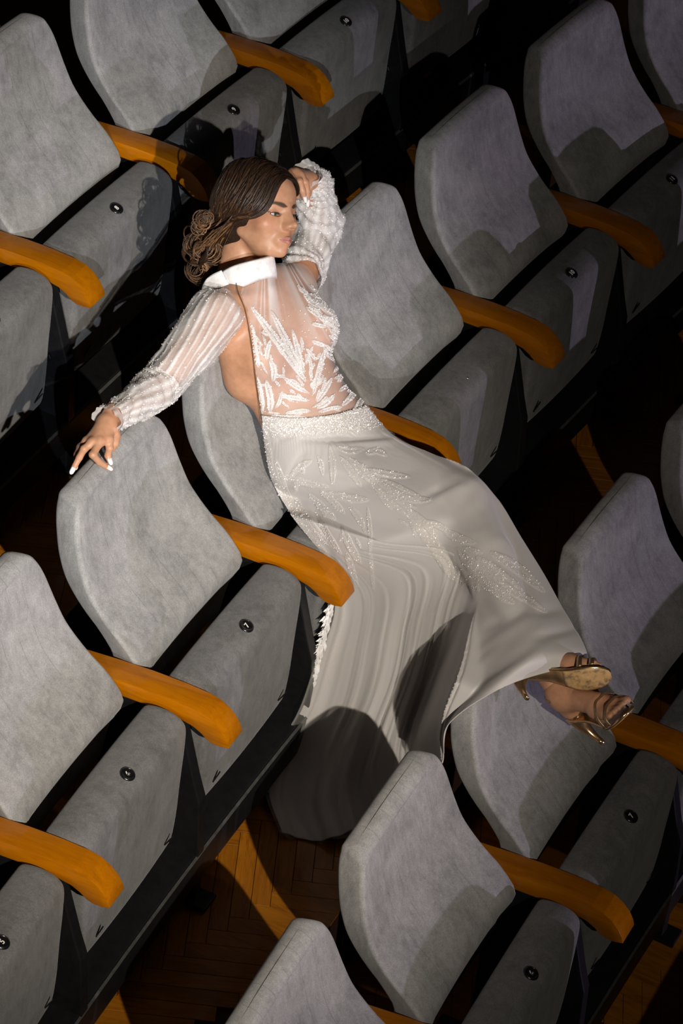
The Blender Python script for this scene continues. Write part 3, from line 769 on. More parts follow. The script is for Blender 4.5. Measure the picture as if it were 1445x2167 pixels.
def lock(P, r, tone0, tone1, flat=0.55, n=7, m=22):
    """flattened tapering lock along P (head frame)"""
    P = catmull(P, m); T = nrm(np.zeros(3)+1) if False else np.gradient(P, axis=0); T /= np.linalg.norm(T, axis=1)[:, None]
    out = P-HO; out /= np.linalg.norm(out, axis=1)[:, None]; S = np.cross(T, out); S /= np.linalg.norm(S, axis=1)[:, None]+1e-9; O = np.cross(S, T)
    t = np.linspace(0, 1, m); rr = r*np.clip(np.minimum(t/.12, (1-t)/.22), 0.12, 1)**.6
    th = np.arange(n)*2*PI/n
    V = (P[:, None]+rr[:, None, None]*(np.cos(th)[None, :, None]*S[:, None]+flat*np.sin(th)[None, :, None]*O[:, None])).reshape(-1, 3)
    i = np.arange(m-1)[:, None]; j = np.arange(n)[None]
    Q = np.stack([i*n+j, i*n+(j+1) % n, (i+1)*n+(j+1) % n, (i+1)*n+j], -1).reshape(-1, 4)
    LV.append(V); LQ.append(Q+ln[0]); ln[0] += len(V)
    LT.append(np.repeat(tone0+(tone1-tone0)*t, n))
def onell(d, k=1.0): d = np.asarray(d, float); d = d/np.linalg.norm(d); return HO+d*HR*k
BUN = np.array([-.045, -.118, -.078])
PA = np.array([(.03, .95, .54), (-.34, .95, .33), (-.60, .86, -.20), (-.80, .64, -.44), (-.92, .18, -.56)]); PB = np.array([(.02, -.45, .95), (-.45, -.42, .78), (-.85, -.45, .30), (-.80, -.68, -.10), (-.65, -.85, -.42)])
for i in range(620):
    q = rng.random()**1.5; D = PA*(1-q)+PB*q+rng.normal(0, .012+.03*min(1, q*4), (5, 3)); D[0] = PA[0]*(1-q)+PB[0]*q; k = 1.0+.055*rng.random(); tn = rng.random()
    if q < .25: k += .03*(1-q/.25)
    lock([onell(D[0], k*.985), onell(D[1], k*1.02), onell(D[2], k*1.03), onell(D[3], k*1.03), onell(D[4], k), BUN+rng.normal(0, .016, 3)], .0012+.0020*rng.random(), .02+.08*tn, .14+.66*tn**1.3)
# far side and crown
PC = np.array([(.03, .95, .54), (.52, .93, .50), (.96, .70, .22), (.95, .0, .05), (.55, -.75, -.15)]); PD = np.array([(.05, -.45, .95), (.45, -.45, .78), (.85, -.5, .3), (.7, -.75, .0), (.35, -.9, -.3)])
for i in range(320):
    q = rng.random()**1.4; D = PC*(1-q)+PD*q+rng.normal(0, .012+.03*min(1, q*4), (5, 3)); D[0] = PC[0]*(1-q)+PD[0]*q; k = 1.0+.06*rng.random(); tn = rng.random()
    if q < .25: k += .04*(1-q/.25)
    lock([onell(D[0], k*.985), onell(D[1], k*1.03), onell(D[2], k*1.04), onell(D[3], k), onell(D[4], k), BUN+np.array([.03, -.01, .01])+rng.normal(0, .018, 3)], .0012+.0020*rng.random(), .02+.05*tn, .06+.25*tn)
# knot of curls
def ring(c, a, b_, r0, turns, rise, r, t0, t1, ph=0.0, fl=.8):
    n = int(14*turns)+6; t = np.linspace(0, 1, n); an = ph+t*turns*2*PI
    ax_ = np.cross(a, b_); P = c+r0*(np.cos(an)[:, None]*a+np.sin(an)[:, None]*b_)*(1-.35*t)[:, None]+ax_*(rise*t)[:, None]
    lock(P, r, t0, t1, fl, 7, max(18, int(20*turns)))
for i in range(90):
    a = nrm(rng.normal(size=3)); b_ = nrm(np.cross(a, rng.normal(size=3))); tn = rng.random()
    ring(BUN+rng.normal(0, 1, 3)*np.array([.018, .014, .018]), a, b_, .016+.016*rng.random(), .8+.6*rng.random(), .012*rng.normal(), .0020+.0026*rng.random(), .05+.3*tn, .25+.65*tn, rng.random()*6)
for i in range(26):
    a = nrm(rng.normal(size=3)); b_ = nrm(np.cross(a, rng.normal(size=3))); tn = rng.random()
    ring(BUN+rng.normal(0, 1, 3)*np.array([.016, .012, .018]), a, b_, .020+.014*rng.random(), .7+.5*rng.random(), .016*rng.normal(), .0065+.004*rng.random(), .03+.2*tn, .25+.5*tn, rng.random()*6, .3)
hv = lambda r, u: nrm(np.array([r*(HM@CR)[0]+u*(HM@CU)[0], r*(HM@CR)[1]+u*(HM@CU)[1], r*(HM@CR)[2]+u*(HM@CU)[2]]))
pr_, pu_ = HM@CR, HM@CU
for (x, y, R0, tr, ph) in ((432, 468, .021, 1.0, .6), (424, 478, .017, .9, 1.2), (440, 462, .016, 1.0, 2.0), (425, 575, .030, .85, 2.4), (418, 570, .027, .8, 2.8), (432, 585, .024, .9, 2.0), (430, 520, .036, 1.0, .3), (440, 525, .030, 1.1, 1.6), (452, 535, .026, 1.0, 3.0), (412, 520, .024, .9, 2.2), (415, 540, .022, .8, 4.0)):
    c = BUN*0+np.array([0, 0, 0]); cw = HM@(at_z(x, y, 1.19-(y-449)/1000*1.05)-HC); cw[0] = min(cw[0], -.02)
    ring(cw, pr_, pu_, R0, tr, .004, .0060, .08, .50, ph, .35)
    for j in range(7):
        tn = .3+.7*rng.random(); ring(cw+rng.normal(0, .0035, 3), pr_, pu_, R0*(1+.12*rng.normal()*.8), tr, .010*rng.normal(), .0010+.0014*rng.random(), .3, .35+.6*tn, ph+.2*rng.normal())
for i in range(90):
    z0 = rng.uniform(-.75, -.30); a = onell([-.88+.05*rng.normal(), .22+.1*rng.normal(), z0], .99); b_ = onell([-.86, -.25, z0-.05], .99+.03*rng.random()); c_ = onell([-.70, -.70, z0*.9], 1.0); tn = rng.random()
    lock([a, b_, c_, BUN+rng.normal(0, .016, 3)], .0012+.002*rng.random(), .06+.1*tn, .2+.6*tn)
# a few loose wisps at the nape and temple
for i in range(10):
    a = onell([-.8, .15, -.25]); lock([a, a+np.array([-.01, -.02, -.03]), a+np.array([-.012, -.05, -.06])+rng.normal(0, .006, 3), a+np.array([-.02, -.085, -.085])+rng.normal(0, .01, 3)], .0014, .2, .6)
hv_ = HC+np.concatenate(LV)@HM
fastmesh('hair_locks', hv_, np.concatenate(LQ), M_HAIR, hair, attrs={'tone': np.concatenate(LT)})

# ---------------------------------------------------------------- gown materials
M_GOLD = plain('rose_gold_leather', (0.62, 0.40, 0.20), 0.22, 0.9, 0.5, 70)
M_GOLDS = plain('braided_gold_strap', (0.36, 0.24, 0.14), 0.35, 0.8, 0.5, 300)
def cloth_mat(name, base, sheer, thread=((0.72, 0.69, 0.66), (0.95, 0.93, 0.91))):
    """ivory thread where 'emb' is 1; elsewhere sheer net of density 'sheer' (1 = solid cloth)"""
    m, nt, b = mat_new(name); out = nt.nodes['Material Output']
    co = N(nt, 'ShaderNodeTexCoord').outputs['Object']; e = attr(nt, 'emb')
    n1 = noise(nt, co, 900, 2); n2 = noise(nt, co, 160, 4)
    c = mixc(nt, e, base, ramp(nt, n1, [(0.35, thread[0]), (0.65, thread[1])]))
    nt.links.new(c, b.inputs['Base Color']); b.inputs['Roughness'].default_value = 0.55; b.inputs['Specular IOR Level'].default_value = 0.3
    b.inputs['Sheen Weight'].default_value = 0.25
    bump(nt, b, math_n(nt, 'ADD', math_n(nt, 'MULTIPLY', n1, math_n(nt, 'ADD', math_n(nt, 'MULTIPLY', e, 1.6), 0.12)), math_n(nt, 'MULTIPLY', n2, 0.2)), 0.5, 0.002)
    if sheer < 1:
        tr = N(nt, 'ShaderNodeBsdfTransparent'); mx = N(nt, 'ShaderNodeMixShader')
        net = math_n(nt, 'MULTIPLY', math_n(nt, 'ADD', attr(nt, 'fold'), sheer), math_n(nt, 'ADD', math_n(nt, 'MULTIPLY', noise(nt, co, 1400, 1), 0.8), 0.6))
        a = math_n(nt, 'MAXIMUM', net, math_n(nt, 'MULTIPLY', e, 0.84), True)
        nt.links.new(a, mx.inputs[0]); nt.links.new(tr.outputs[0], mx.inputs[1]); nt.links.new(b.outputs[0], mx.inputs[2]); nt.links.new(mx.outputs[0], out.inputs['Surface'])
    return m
M_TULLE = cloth_mat('sheer_embroidered_tulle', (0.86, 0.82, 0.80), 0.17)
M_SLEEVE = cloth_mat('beaded_sleeve_tulle', (0.84, 0.81, 0.79), 0.30)
M_SKIRT = cloth_mat('ivory_crepe_skirt', (0.49, 0.465, 0.45), 1.0, ((0.38, 0.34, 0.30), (0.76, 0.73, 0.70)))
M_VEIL = cloth_mat('sheer_overskirt_net', (0.80, 0.77, 0.73), 0.10)
M_SATIN = plain('white_satin_collar', (0.82, 0.80, 0.79), 0.35, 0, 0.4, 30)
M_SEQ, nt, b = mat_new('clear_glass_sequins')
b.inputs['Base Color'].default_value = (0.92, 0.90, 0.89, 1); b.inputs['Metallic'].default_value = 0.0; b.inputs['Roughness'].default_value = 0.22; b.inputs['Specular IOR Level'].default_value = 1.0
c = ramp(nt, noise(nt, coords(nt), 300, 1), [(0.3, (0.80, 0.76, 0.74)), (0.7, (0.97, 0.96, 0.97))]); nt.links.new(c, b.inputs['Base Color'])
# ---------------------------------------------------------------- embroidery: leaf sprays, centre lines measured on the photograph
def leaf_mask(P, leaves):
    """P (n,2) px; leaf = (points..., width): pointed oval along a polyline"""
    m = np.zeros(len(P))
    for pts, w in leaves:
        C = catmull(np.array(pts, float), 14) if len(pts) > 2 else np.linspace(pts[0], pts[1], 10)
        lo, hi = C.min(0)-w, C.max(0)+w; sel = np.where(((P > lo) & (P < hi)).all(1))[0]
        if not len(sel): continue
        q = P[sel]; d = np.full(len(sel), 1e9); t = np.zeros(len(sel)); ns = len(C)-1
        for k in range(ns):
            e = C[k+1]-C[k]; h = np.clip(((q-C[k])@e)/(e@e), 0, 1); dd = np.linalg.norm(q-C[k]-h[:, None]*e, axis=1); z = dd < d
            d[z] = dd[z]; t[z] = (k+h[z])/ns
        ww = w/2*np.clip(4*t*(1-t)+.12, 0, 1)**.6
        vein = 1-.55*np.exp(-(d/(w*.06+.4))**2)
        m[sel] = np.maximum(m[sel], np.clip((ww-d)/1.2+.5, 0, 1)*vein)
    return m
def sc(L, ox, oy, k): return [([(ox+x*k, oy+y*k) for x, y in pts], w*k) for pts, w in L]
LEAF_B = sc([([(600, 960), (430, 720), (190, 400)], 62), ([(570, 900), (470, 690), (340, 430)], 52), ([(590, 900), (545, 740), (500, 570)], 40), ([(660, 1060), (700, 900), (740, 740)], 46),
  ([(690, 1120), (755, 1020), (800, 940)], 40), ([(740, 740), (850, 810), (970, 920)], 50), ([(820, 940), (890, 930), (960, 970)], 34), ([(240, 850), (205, 700), (190, 540)], 60),
  ([(270, 1200), (250, 1080), (225, 930)], 66), ([(330, 1200), (330, 1090), (300, 960)], 56), ([(620, 1050), (520, 1000), (430, 930)], 40), ([(620, 1110), (520, 1090), (410, 1080)], 40),
  ([(640, 1190), (560, 1190), (450, 1210)], 36), ([(690, 1170), (760, 1130), (820, 1070)], 44), ([(700, 1200), (800, 1170), (880, 1160)], 34), ([(900, 500), (780, 400), (620, 300)], 80),
  ([(900, 600), (820, 530), (700, 470)], 60), ([(920, 740), (870, 640), (790, 570)], 60), ([(960, 860), (920, 790), (850, 720)], 50), ([(960, 1240), (1000, 1160), (1040, 1080)], 50),
  ([(880, 1150), (950, 1080), (1010, 1000)], 44), ([(370, 1170), (400, 1120), (420, 1040)], 30), ([(300, 800), (310, 730), (330, 650)], 40), ([(350, 960), (360, 880), (330, 800)], 50),
  ([(560, 760), (575, 690), (565, 620)], 24), ([(640, 960), (640, 840), (620, 740)], 26), ([(720, 1040), (745, 980), (750, 930)], 24), ([(450, 980), (500, 960), (560, 1000)], 30),
  ([(860, 1040), (900, 1010), (960, 1000)], 34), ([(640, 1240), (740, 1240), (900, 1235)], 26), ([(340, 1225), (450, 1235), (600, 1235)], 24), ([(220, 1150), (215, 1050), (205, 900)], 40)], 480, 540, .2768)
LEAF_S = sc([([(580, 310), (640, 390), (700, 485)], 46), ([(640, 320), (760, 440), (860, 520)], 60), ([(780, 450), (900, 560), (1040, 690)], 80), ([(1000, 640), (1100, 760), (1170, 880)], 90), ([(1130, 800), (1210, 940), (1320, 1090)], 80),
  ([(1000, 430), (880, 415), (740, 385)], 40), ([(1090, 580), (960, 520), (830, 450)], 60), ([(890, 625), (840, 560), (780, 460)], 40), ([(1400, 835), (1310, 810), (1220, 775)], 50), ([(1180, 900), (1290, 1000), (1420, 1120)], 70),
  ([(1330, 860), (1390, 880), (1445, 890)], 30), ([(1340, 960), (1400, 960), (1460, 980)], 34), ([(500, 490), (370, 470), (230, 425)], 40), ([(530, 470), (530, 350), (515, 240)], 40), ([(745, 570), (620, 560), (480, 530)], 50),
  ([(545, 690), (480, 630), (390, 540)], 46), ([(600, 650), (540, 590), (460, 520)], 40), ([(720, 740), (690, 680), (640, 620)], 44), ([(760, 900), (760, 760), (745, 620)], 24), ([(700, 960), (640, 860), (590, 740)], 50),
  ([(440, 800), (300, 640), (210, 440)], 44), ([(520, 860), (400, 720), (300, 560)], 40), ([(580, 900), (500, 780), (430, 640)], 36), ([(280, 420), (330, 370), (400, 330)], 40), ([(440, 300), (460, 350), (470, 420)], 30),
  ([(740, 290), (800, 270), (860, 300)], 40), ([(560, 250), (640, 270), (720, 260)], 40), ([(280, 610), (230, 500), (180, 330)], 50), ([(680, 1100), (640, 980), (620, 900)], 40), ([(780, 1120), (770, 1000), (760, 880)], 22),
  ([(1250, 760), (1320, 800), (1400, 830)], 30), ([(1080, 700), (1180, 730), (1260, 780)], 40), ([(940, 560), (1040, 570), (1130, 570)], 40)], 520, 860, .346)
LEAF_S += [([(1010, 1180), (1060, 1220), (1110, 1260)], 26), ([(1040, 1170), (1090, 1200), (1150, 1250)], 22), ([(1000, 1215), (1050, 1250), (1085, 1275)], 24), ([(970, 1160), (1000, 1200), (1040, 1240)], 24), ([(1060, 1240), (1110, 1265), (1155, 1295)], 16)]
rl = np.random.default_rng(21)
for i in range(95):
    x = rl.uniform(545, 765); y = rl.uniform(700, 880)
    if 610 < x < 690 and y < 760: continue
    a = math.atan2(y-868, x-652)+rl.normal(0, .35); L = rl.uniform(14, 34); LEAF_B.append(([(x, y), (x+math.cos(a)*L*.5+rl.normal(0, 2), y+math.sin(a)*L*.5), (x+math.cos(a)*L, y+math.sin(a)*L)], rl.uniform(4, 8)))
for i in range(26):
    y = rl.uniform(615, 760); x = np.interp(y, [600, 700, 760], [668, 728, 732])-rl.uniform(2, 42); a = rl.normal(-2.35, .25); L = rl.uniform(18, 40); LEAF_B.append(([(x, y), (x+math.cos(a)*L*.5, y+math.sin(a)*L*.5), (x+math.cos(a)*L, y+math.sin(a)*L)], rl.uniform(5, 10)))
for i in range(150):
    x = rl.uniform(570, 1130); y = rl.uniform(930, 1290); P_ = np.array([(x, y)])
    if leaf_mask(P_+rl.normal(0, 14, (1, 2)), LEAF_S)[0] < .2: continue
    a = rl.uniform(.3, 1.3) if x > 730 else rl.uniform(.6, 2.0); L = rl.uniform(16, 40); LEAF_S.append(([(x, y), (x+math.cos(a)*L*.5+rl.normal(0, 2), y+math.sin(a)*L*.5), (x+math.cos(a)*L, y+math.sin(a)*L)], rl.uniform(4, 9)))
SEQ = []           # (points, normals, chance)
def seq_from(V, Nn, prob, off=.0012):
    k = rng.random(len(V)) < prob; SEQ.append((V[k]+Nn[k]*off, Nn[k]))
def body_d(P):
    """distance to the body from the sampled field"""
    q = (np.asarray(P)-FIELD_B.lo)/FIELD_B.h; n = FIELD_B.n; ok = ((q >= 0) & (q < n-2)).all(1); r = np.full(len(q), .5)
    qi = np.floor(q[ok]).astype(int); f = q[ok]-qi; d = FIELD_B.d; acc = 0
    for i in (0, 1):
        for j in (0, 1):
            for k in (0, 1):
                w = (f[:, 0] if i else 1-f[:, 0])*(f[:, 1] if j else 1-f[:, 1])*(f[:, 2] if k else 1-f[:, 2])
                acc = acc+w*d[qi[:, 0]+i, qi[:, 1]+j, qi[:, 2]+k]
    r[ok] = acc; return r
# ---------------------------------------------------------------- bodice: sheer front over the torso
BN = vnormals(BV, BQ); bp = to_px(BV)
def right_of(P, poly):
    """x of a polyline (ordered by y) subtracted from P.x"""
    poly = np.array(poly, float); return P[:, 0]-np.interp(P[:, 1], poly[:, 1], poly[:, 0])
edgeL = [(500, 590), (506, 622), (521, 660), (530, 705), (538, 760), (543, 810), (548, 850), (556, 905)]
tor = (np.abs((BV-NECK)@A1-(-.16)) < .40) & (BV[:, 2] > .74)
front = BN@nrm(-CF+F1*.5)
armcut = (BV-NECK)@S1
ok = tor & (right_of(bp, edgeL) > 0) & (bp[:, 1] < 925) & (bp[:, 1] > 560) & ((BV-NECK)@A1 < .012) & (front > -.35) & (armcut < .19) & (BV[:, 0] < .3) & ((bp[:, 0] < 668) | (bp[:, 1] > 600))
fq = BQ[ok[BQ].all(1)]; used = np.unique(fq); remap = np.full(len(BV), -1); remap[used] = np.arange(len(used))
V0 = BV[used]+BN[used]*.0035; Q0 = remap[fq]
# one subdivision so that the leaf sprays are crisp
def subdiv(V, Q):
    E = np.sort(np.concatenate([Q[:, [0, 1]], Q[:, [1, 2]], Q[:, [2, 3]], Q[:, [3, 0]]]), 1); U, inv = np.unique(E, axis=0, return_inverse=True)
    n, m = len(V), len(U); mid = V[U].mean(1); fc = V[Q].mean(1); k = len(Q); inv = inv.ravel(); e = [n+inv[i*k:(i+1)*k] for i in range(4)]; c = n+m+np.arange(k)
    Qn = np.concatenate([np.stack([Q[:, i], e[i], c, e[(i+3) % 4]], 1) for i in range(4)]); return np.concatenate([V, mid, fc]), Qn
V0, Q0 = subdiv(V0, Q0); N0 = vnormals(V0, Q0); p0 = to_px(V0)
emb = leaf_mask(p0, LEAF_B)*np.clip((N0@(-CF)+.05)/.2, 0, 1)
low = np.clip((p0[:, 1]-868)/10, 0, 1)*.0
rad = np.arctan2(p0[:, 1]-470, p0[:, 0]-560); fold = (.5+.5*np.sin(rad*70+3.5*np.sin(rad*23+1)))**3*np.clip((760-p0[:, 1])/150, 0, 1)*(.28+.25*np.sin(rad*13+.5))+.04*np.clip((p0[:, 1]-700)/100, 0, 1)
V0 += N0*(.0012*emb+.002*fold)[:, None]
DRESS = fastmesh('dress_bodice', V0, Q0, M_TULLE, ROOT, attrs={'emb': emb, 'fold': fold})
seq_from(V0, N0, .30*emb+.006*(p0[:, 1] > 640))
# beaded edge of the bodice
be = catmull(np.array([at_z(x, y, 1.06-(y-600)/300*.24) for x, y in edgeL]), 60); d = body_d(be)
for _ in range(40):
    be = be-CF*.004*(body_d(be) < .006)[:, None]
for _ in range(60):
    be = be+CF*.003*(body_d(be) > .010)[:, None]
be = be[4:]
V, F = tube_vf(be, .0009, 6); mesh('bodice_edge', V, F, M_EDGE, DRESS)
# ---------------------------------------------------------------- sleeves
def sleeve(name, path, rad, ruff, seed, leaves, m=170, n=132):
    P = catmull(path, m); R = catmull(np.array(rad)[:, None].repeat(3, 1), m)[:, 0]; T = np.gradient(P, axis=0); T /= np.linalg.norm(T, axis=1)[:, None]
    a = np.cross(T[0], [0, 0, 1]); a /= np.linalg.norm(a); V = []; g = np.random.default_rng(seed); ph = g.random(8)*6
    th = np.arange(n)*2*PI/n; t = np.linspace(0, 1, m)
    for i in range(m):
        a = a-T[i]*(a@T[i]); a /= np.linalg.norm(a); b_ = np.cross(T[i], a)
        w = .0022*np.sin(3*th+14*t[i]+ph[0])+.0020*np.sin(5*th-22*t[i]+ph[1])+.0018*np.sin(2*th+60*t[i]+ph[2])*ruff(t[i])+.0016*np.sin(th*4+95*t[i]+ph[3])*ruff(t[i])+.0004*g.normal(size=n)
        r = R[i]+w; V.append(P[i]+r[:, None]*(np.cos(th)[:, None]*a+np.sin(th)[:, None]*b_))
    V = np.concatenate(V); i = np.arange(m-1)[:, None]; j = np.arange(n)[None]
    Q = np.stack([i*n+j, i*n+(j+1) % n, (i+1)*n+(j+1) % n, (i+1)*n+j], -1).reshape(-1, 4)
    Nn = vnormals(V, Q); c = np.repeat(P, n, 0); sgn = np.sign(((V-c)*Nn).sum(1).mean()); Nn *= sgn
    if sgn < 0: Q = Q[:, ::-1]
    tt = np.repeat(t, n); aa = np.tile(th, m)
    st = np.clip((.5+.5*np.sin(aa*17+5*np.sin(tt*7+aa)+9*tt))**1.3*(.86+.14*np.sin(tt*26+aa*3))+.25*(.5+.5*np.sin(aa*5+tt*11))**3, 0, 1)                       # long leaf strands running down the arm
    emb = np.clip(leaves(tt, aa, st), 0, 1); V = V+Nn*(.0012*emb)[:, None]
    o = fastmesh(name, V, Q, M_SLEEVE, DRESS, attrs={'emb': emb, 'fold': np.full(len(V), .05)}); seq_from(V, Nn, .22*emb**1.5+.012)
    return o
up = np.array([0, 0, 1.0])
sleeve('right_sleeve', [at_z(487, 628, 1.072), RSH+np.array([.0, .015, .004]), RSH*.7+REL*.3, RSH*.35+REL*.65, REL+np.array([0, .02, 0]), REL+np.array([0, -.035, .004]), REL*.45+RWR*.55, RWR+np.array([.0, .012, 0])],
       [.030, .061, .060, .052, .049, .047, .036, .030], lambda t: .3+1.6*max(0, t-.5), 3, lambda t, a, st: np.where(t < .55, st*.95*np.clip(t*6, 0, 1), .55+.45*st)*np.clip((t-.02)*12, 0, 1))
sleeve('left_sleeve', [LSH+np.array([.004, .03, .012]), LSH*.6+LEL*.4+up*.004, LEL+np.array([0, -.02, 0]), LEL+np.array([.0, .012, .012]), at_z(672, 445, 1.085), at_z(671, 408, 1.145), at_z(664, 386, 1.185), at_z(652, 376, 1.205)],
       [.050, .053, .052, .050, .047, .041, .036, .032], lambda t: 1.3, 9, lambda t, a, st: .62+.38*st)
# cuffs
def frill(name, c, axis, r0, r1, L, seed):
    axis = nrm(axis); a = nrm(np.cross(axis, [.3, .2, .9])); b_ = np.cross(axis, a); g = np.random.default_rng(seed); n = 90; V = []
    for k, t in enumerate(np.linspace(0, 1, 8)):
        th = np.arange(n)*2*PI/n; r = r0+(r1-r0)*t+.004*t*np.sin(5*th+1.0)*np.sin(2*th+.3)+.0025*t*np.sin(11*th+2)*np.sin(3*th)
        V.append(c+axis*(L*t+.003*t*np.sin(6*th))[:, None]+r[:, None]*(np.cos(th)[:, None]*a+np.sin(th)[:, None]*b_))
    V = np.concatenate(V); i = np.arange(7)[:, None]; j = np.arange(n)[None]
    Q = np.stack([i*n+j, i*n+(j+1) % n, (i+1)*n+(j+1) % n, (i+1)*n+j], -1).reshape(-1, 4)
    return fastmesh(name, V, Q, M_SLEEVE, DRESS, attrs={'emb': np.full(len(V), .25), 'fold': np.full(len(V), .25)})
frill('sleeve_cuff', RWR+np.array([0, .014, 0]), RWR-REL, .029, .034, .026, 2)
frill('sleeve_cuff', at_z(653, 377, 1.204), at_z(640, 368, 1.222)-at_z(653, 377, 1.204), .032, .040, .018, 4)
# ---------------------------------------------------------------- collar: folded satin band
def collar():
    ax_ = nrm(h2w((0, -.035, -.07))-NECK); ax_ = nrm(.25*CR*-1+.97*CU+.05*CF) ; c0 = at_z(527, 582, 1.088)
    a = nrm(CR-ax_*(CR@ax_)); b_ = np.cross(ax_, a); V = []; n = 72; th = np.arange(n)*2*PI/n; rings = []
    prof = [(-.026, .059), (-.014, .0625), (.006, .0645), (.020, .0655), (.026, .0640), (.021, .0600), (.004, .0590), (-.020, .0570)]
    for z, r in prof:
        rr = r*np.ones(n); x = rr*np.cos(th)*1.02; y = rr*np.sin(th)*.95
        wv = .0015*np.sin(3*th+z*60)
        rings.append(c0+x[:, None]*a+y[:, None]*b_+(z+.004*np.cos(th-.4)+wv)[:, None]*ax_)
    Vv, F = rings_mesh(rings, True, False); n8 = len(prof)
    F += [((n8-1)*n+j, (n8-1)*n+(j+1) % n, (j+1) % n, j) for j in range(n)]
    o = mesh('collar', Vv, F, M_SATIN, DRESS); recalc(o)
collar()
# collar tail behind the neck
tail = np.array([[at_z(x, y, z) for x, y, z in r] for r in (((468, 572, 1.115), (450, 580, 1.10), (436, 590, 1.085)), ((478, 592, 1.10), (452, 600, 1.085), (428, 605, 1.07)), ((492, 614, 1.085), (455, 618, 1.07), (424, 628, 1.05)))])
tg = np.stack([catmull(r, 10) for r in tail]); tg = np.stack([catmull(tg[:, j], 10) for j in range(10)], 1)
Vt = tg.reshape(-1, 3); Ft = [(i*10+j, i*10+j+1, (i+1)*10+j+1, (i+1)*10+j) for i in range(9) for j in range(9)]
o = mesh('collar_tail', Vt, Ft, M_SATIN, DRESS); md = o.modifiers.new('s', 'SOLIDIFY'); md.thickness = .003
# ---------------------------------------------------------------- skirt
def sheet(rows, nu, nv):
    G = np.array([[at_z(*p) for p in r] for r in rows]); G = np.stack([catmull(r, nu) for r in G]); return np.stack([catmull(G[:, j], nv) for j in range(nu)], 1)   # (nv,nu,3)
def grid_q(nv, nu):
    i = np.arange(nv-1)[:, None]; j = np.arange(nu-1)[None]; return np.stack([i*nu+j, i*nu+j+1, (i+1)*nu+j+1, (i+1)*nu+j], -1).reshape(-1, 4)
def clear_seat(V, row, idx, gap=.010, n=60):
    M = np.array(frame(row, idx)); zz = [.40, .50, .578, .636, .675, .71, .75, .80, .84, .88, .91, .932, .97]; xf = [.085, .100, .128, .090, .046, .012, -.018, -.040, -.053, -.064, -.072, -.078, -.10]; ww = [.226, .234, .237, .236, .234, .232, .229, .224, .218, .210, .200, .189, .17]
    for _ in range(n):
        L = (V-M[:3, 3])@M[:3, :3]; x = np.interp(L[:, 2], zz, xf); w = np.interp(L[:, 2], zz, ww)
        k = (L[:, 0] < x+gap) & (L[:, 0] > x-.09-gap) & (np.abs(L[:, 1]) < w+gap) & (L[:, 2] < .964+gap) & (L[:, 2] > .35)
        if not k.any(): break
        V = V-CF*(.003*k)[:, None]
    return V
def clear_body(V, gap):
    for _ in range(40):
        p = np.clip(gap-body_d(V), 0, .02)
        if p.max() < 2e-4: break
        V = V-CF*(p*.8)[:, None]
    return V
ROWS = [
 [(554, 880, .805), (610, 884, .850), (660, 882, .866), (715, 874, .862), (775, 858, .812)],
 [(560, 940, .745), (620, 945, .800), (690, 940, .835), (765, 925, .835), (836, 925, .770)],
 [(576, 1020, .690), (645, 1015, .760), (730, 1005, .815), (825, 985, .835), (908, 957, .800)],
 [(620, 1095, .645), (690, 1085, .720), (780, 1070, .790), (885, 1035, .825), (988, 990, .810)],
 [(690, 1190, .580), (750, 1170, .660), (830, 1140, .740), (940, 1095, .805), (1052, 1054, .800)]]
ROWS = [[tuple(q) for q in catmull(np.array(r), 9)] for r in ROWS]+[
 [(708, 1290, .44), (780, 1262, .52), (860, 1222, .63), (930, 1190, .705), (985, 1165, .750), (1020, 1152, .775), (1050, 1144, .790), (1080, 1139, .795), (1103, 1137, .790)],
 [(674, 1400, .30), (768, 1375, .38), (850, 1340, .47), (915, 1308, .56), (965, 1282, .64), (1005, 1258, .71), (1050, 1236, .765), (1105, 1216, .795), (1150, 1213, .785)],
 [(640, 1500, .17), (745, 1480, .24), (830, 1445, .33), (890, 1412, .40), (935, 1385, .47), (980, 1340, .66), (1045, 1308, .755), (1115, 1280, .80), (1190, 1285, .785)],
 [(588, 1590, .06), (700, 1590, .11), (790, 1555, .20), (855, 1515, .27), (900, 1485, .33), (945, 1435, .58), (1030, 1385, .725), (1120, 1345, .812), (1222, 1338, .790)],
 [(570, 1680, .022), (680, 1690, .045), (765, 1655, .10), (835, 1605, .18), (875, 1575, .24), (916, 1525, .52), (990, 1468, .680), (1110, 1400, .812), (1240, 1375, .790)],
 [(598, 1765, .010), (700, 1775, .022), (785, 1740, .05), (850, 1690, .12), (885, 1650, .18), (934, 1612, .50), (950, 1530, .655), (1075, 1450, .765), (1246, 1400, .780)]]
nu, nv = 330, 330
G = sheet(ROWS, nu, nv); V = G.reshape(-1, 3); Q = grid_q(nv, nu); V = clear_body(V, .007)
vv = np.repeat(np.linspace(0, 1, nv), nu); hw = np.clip((.40-vv)/.16, 0, 1); hs = np.linspace(-.10, .12, 56); ki = np.where(hw > 0)[0]
bd = np.stack([body_d(V[ki]+CF*q) for q in hs], 1); first = np.argmax(bd < .009, 1); hit = (bd < .009).any(1); am = bd.argmin(1); sh_ = np.where(hit, hs[first], hs[am])
mn = bd.min(1); sh_ = np.where(hit, sh_, np.where(mn < .05, sh_, 0)); V[ki] += CF*(sh_*hw[ki])[:, None]
Vg = V.reshape(nv, nu, 3)
for _ in range(14):
    Vn = Vg.copy(); Vn[1:-1, 1:-1] = (Vg[:-2, 1:-1]+Vg[2:, 1:-1]+Vg[1:-1, :-2]+Vg[1:-1, 2:])/4; w_ = hw.reshape(nv, nu, 1)*.7; Vg = Vg*(1-w_)+Vn*w_
V = clear_body(Vg.reshape(-1, 3), .005); Nn = vnormals(V, Q)
sg = np.sign((Nn@(-CF)).mean()); Nn *= sg
if sg < 0: Q = Q[:, ::-1]
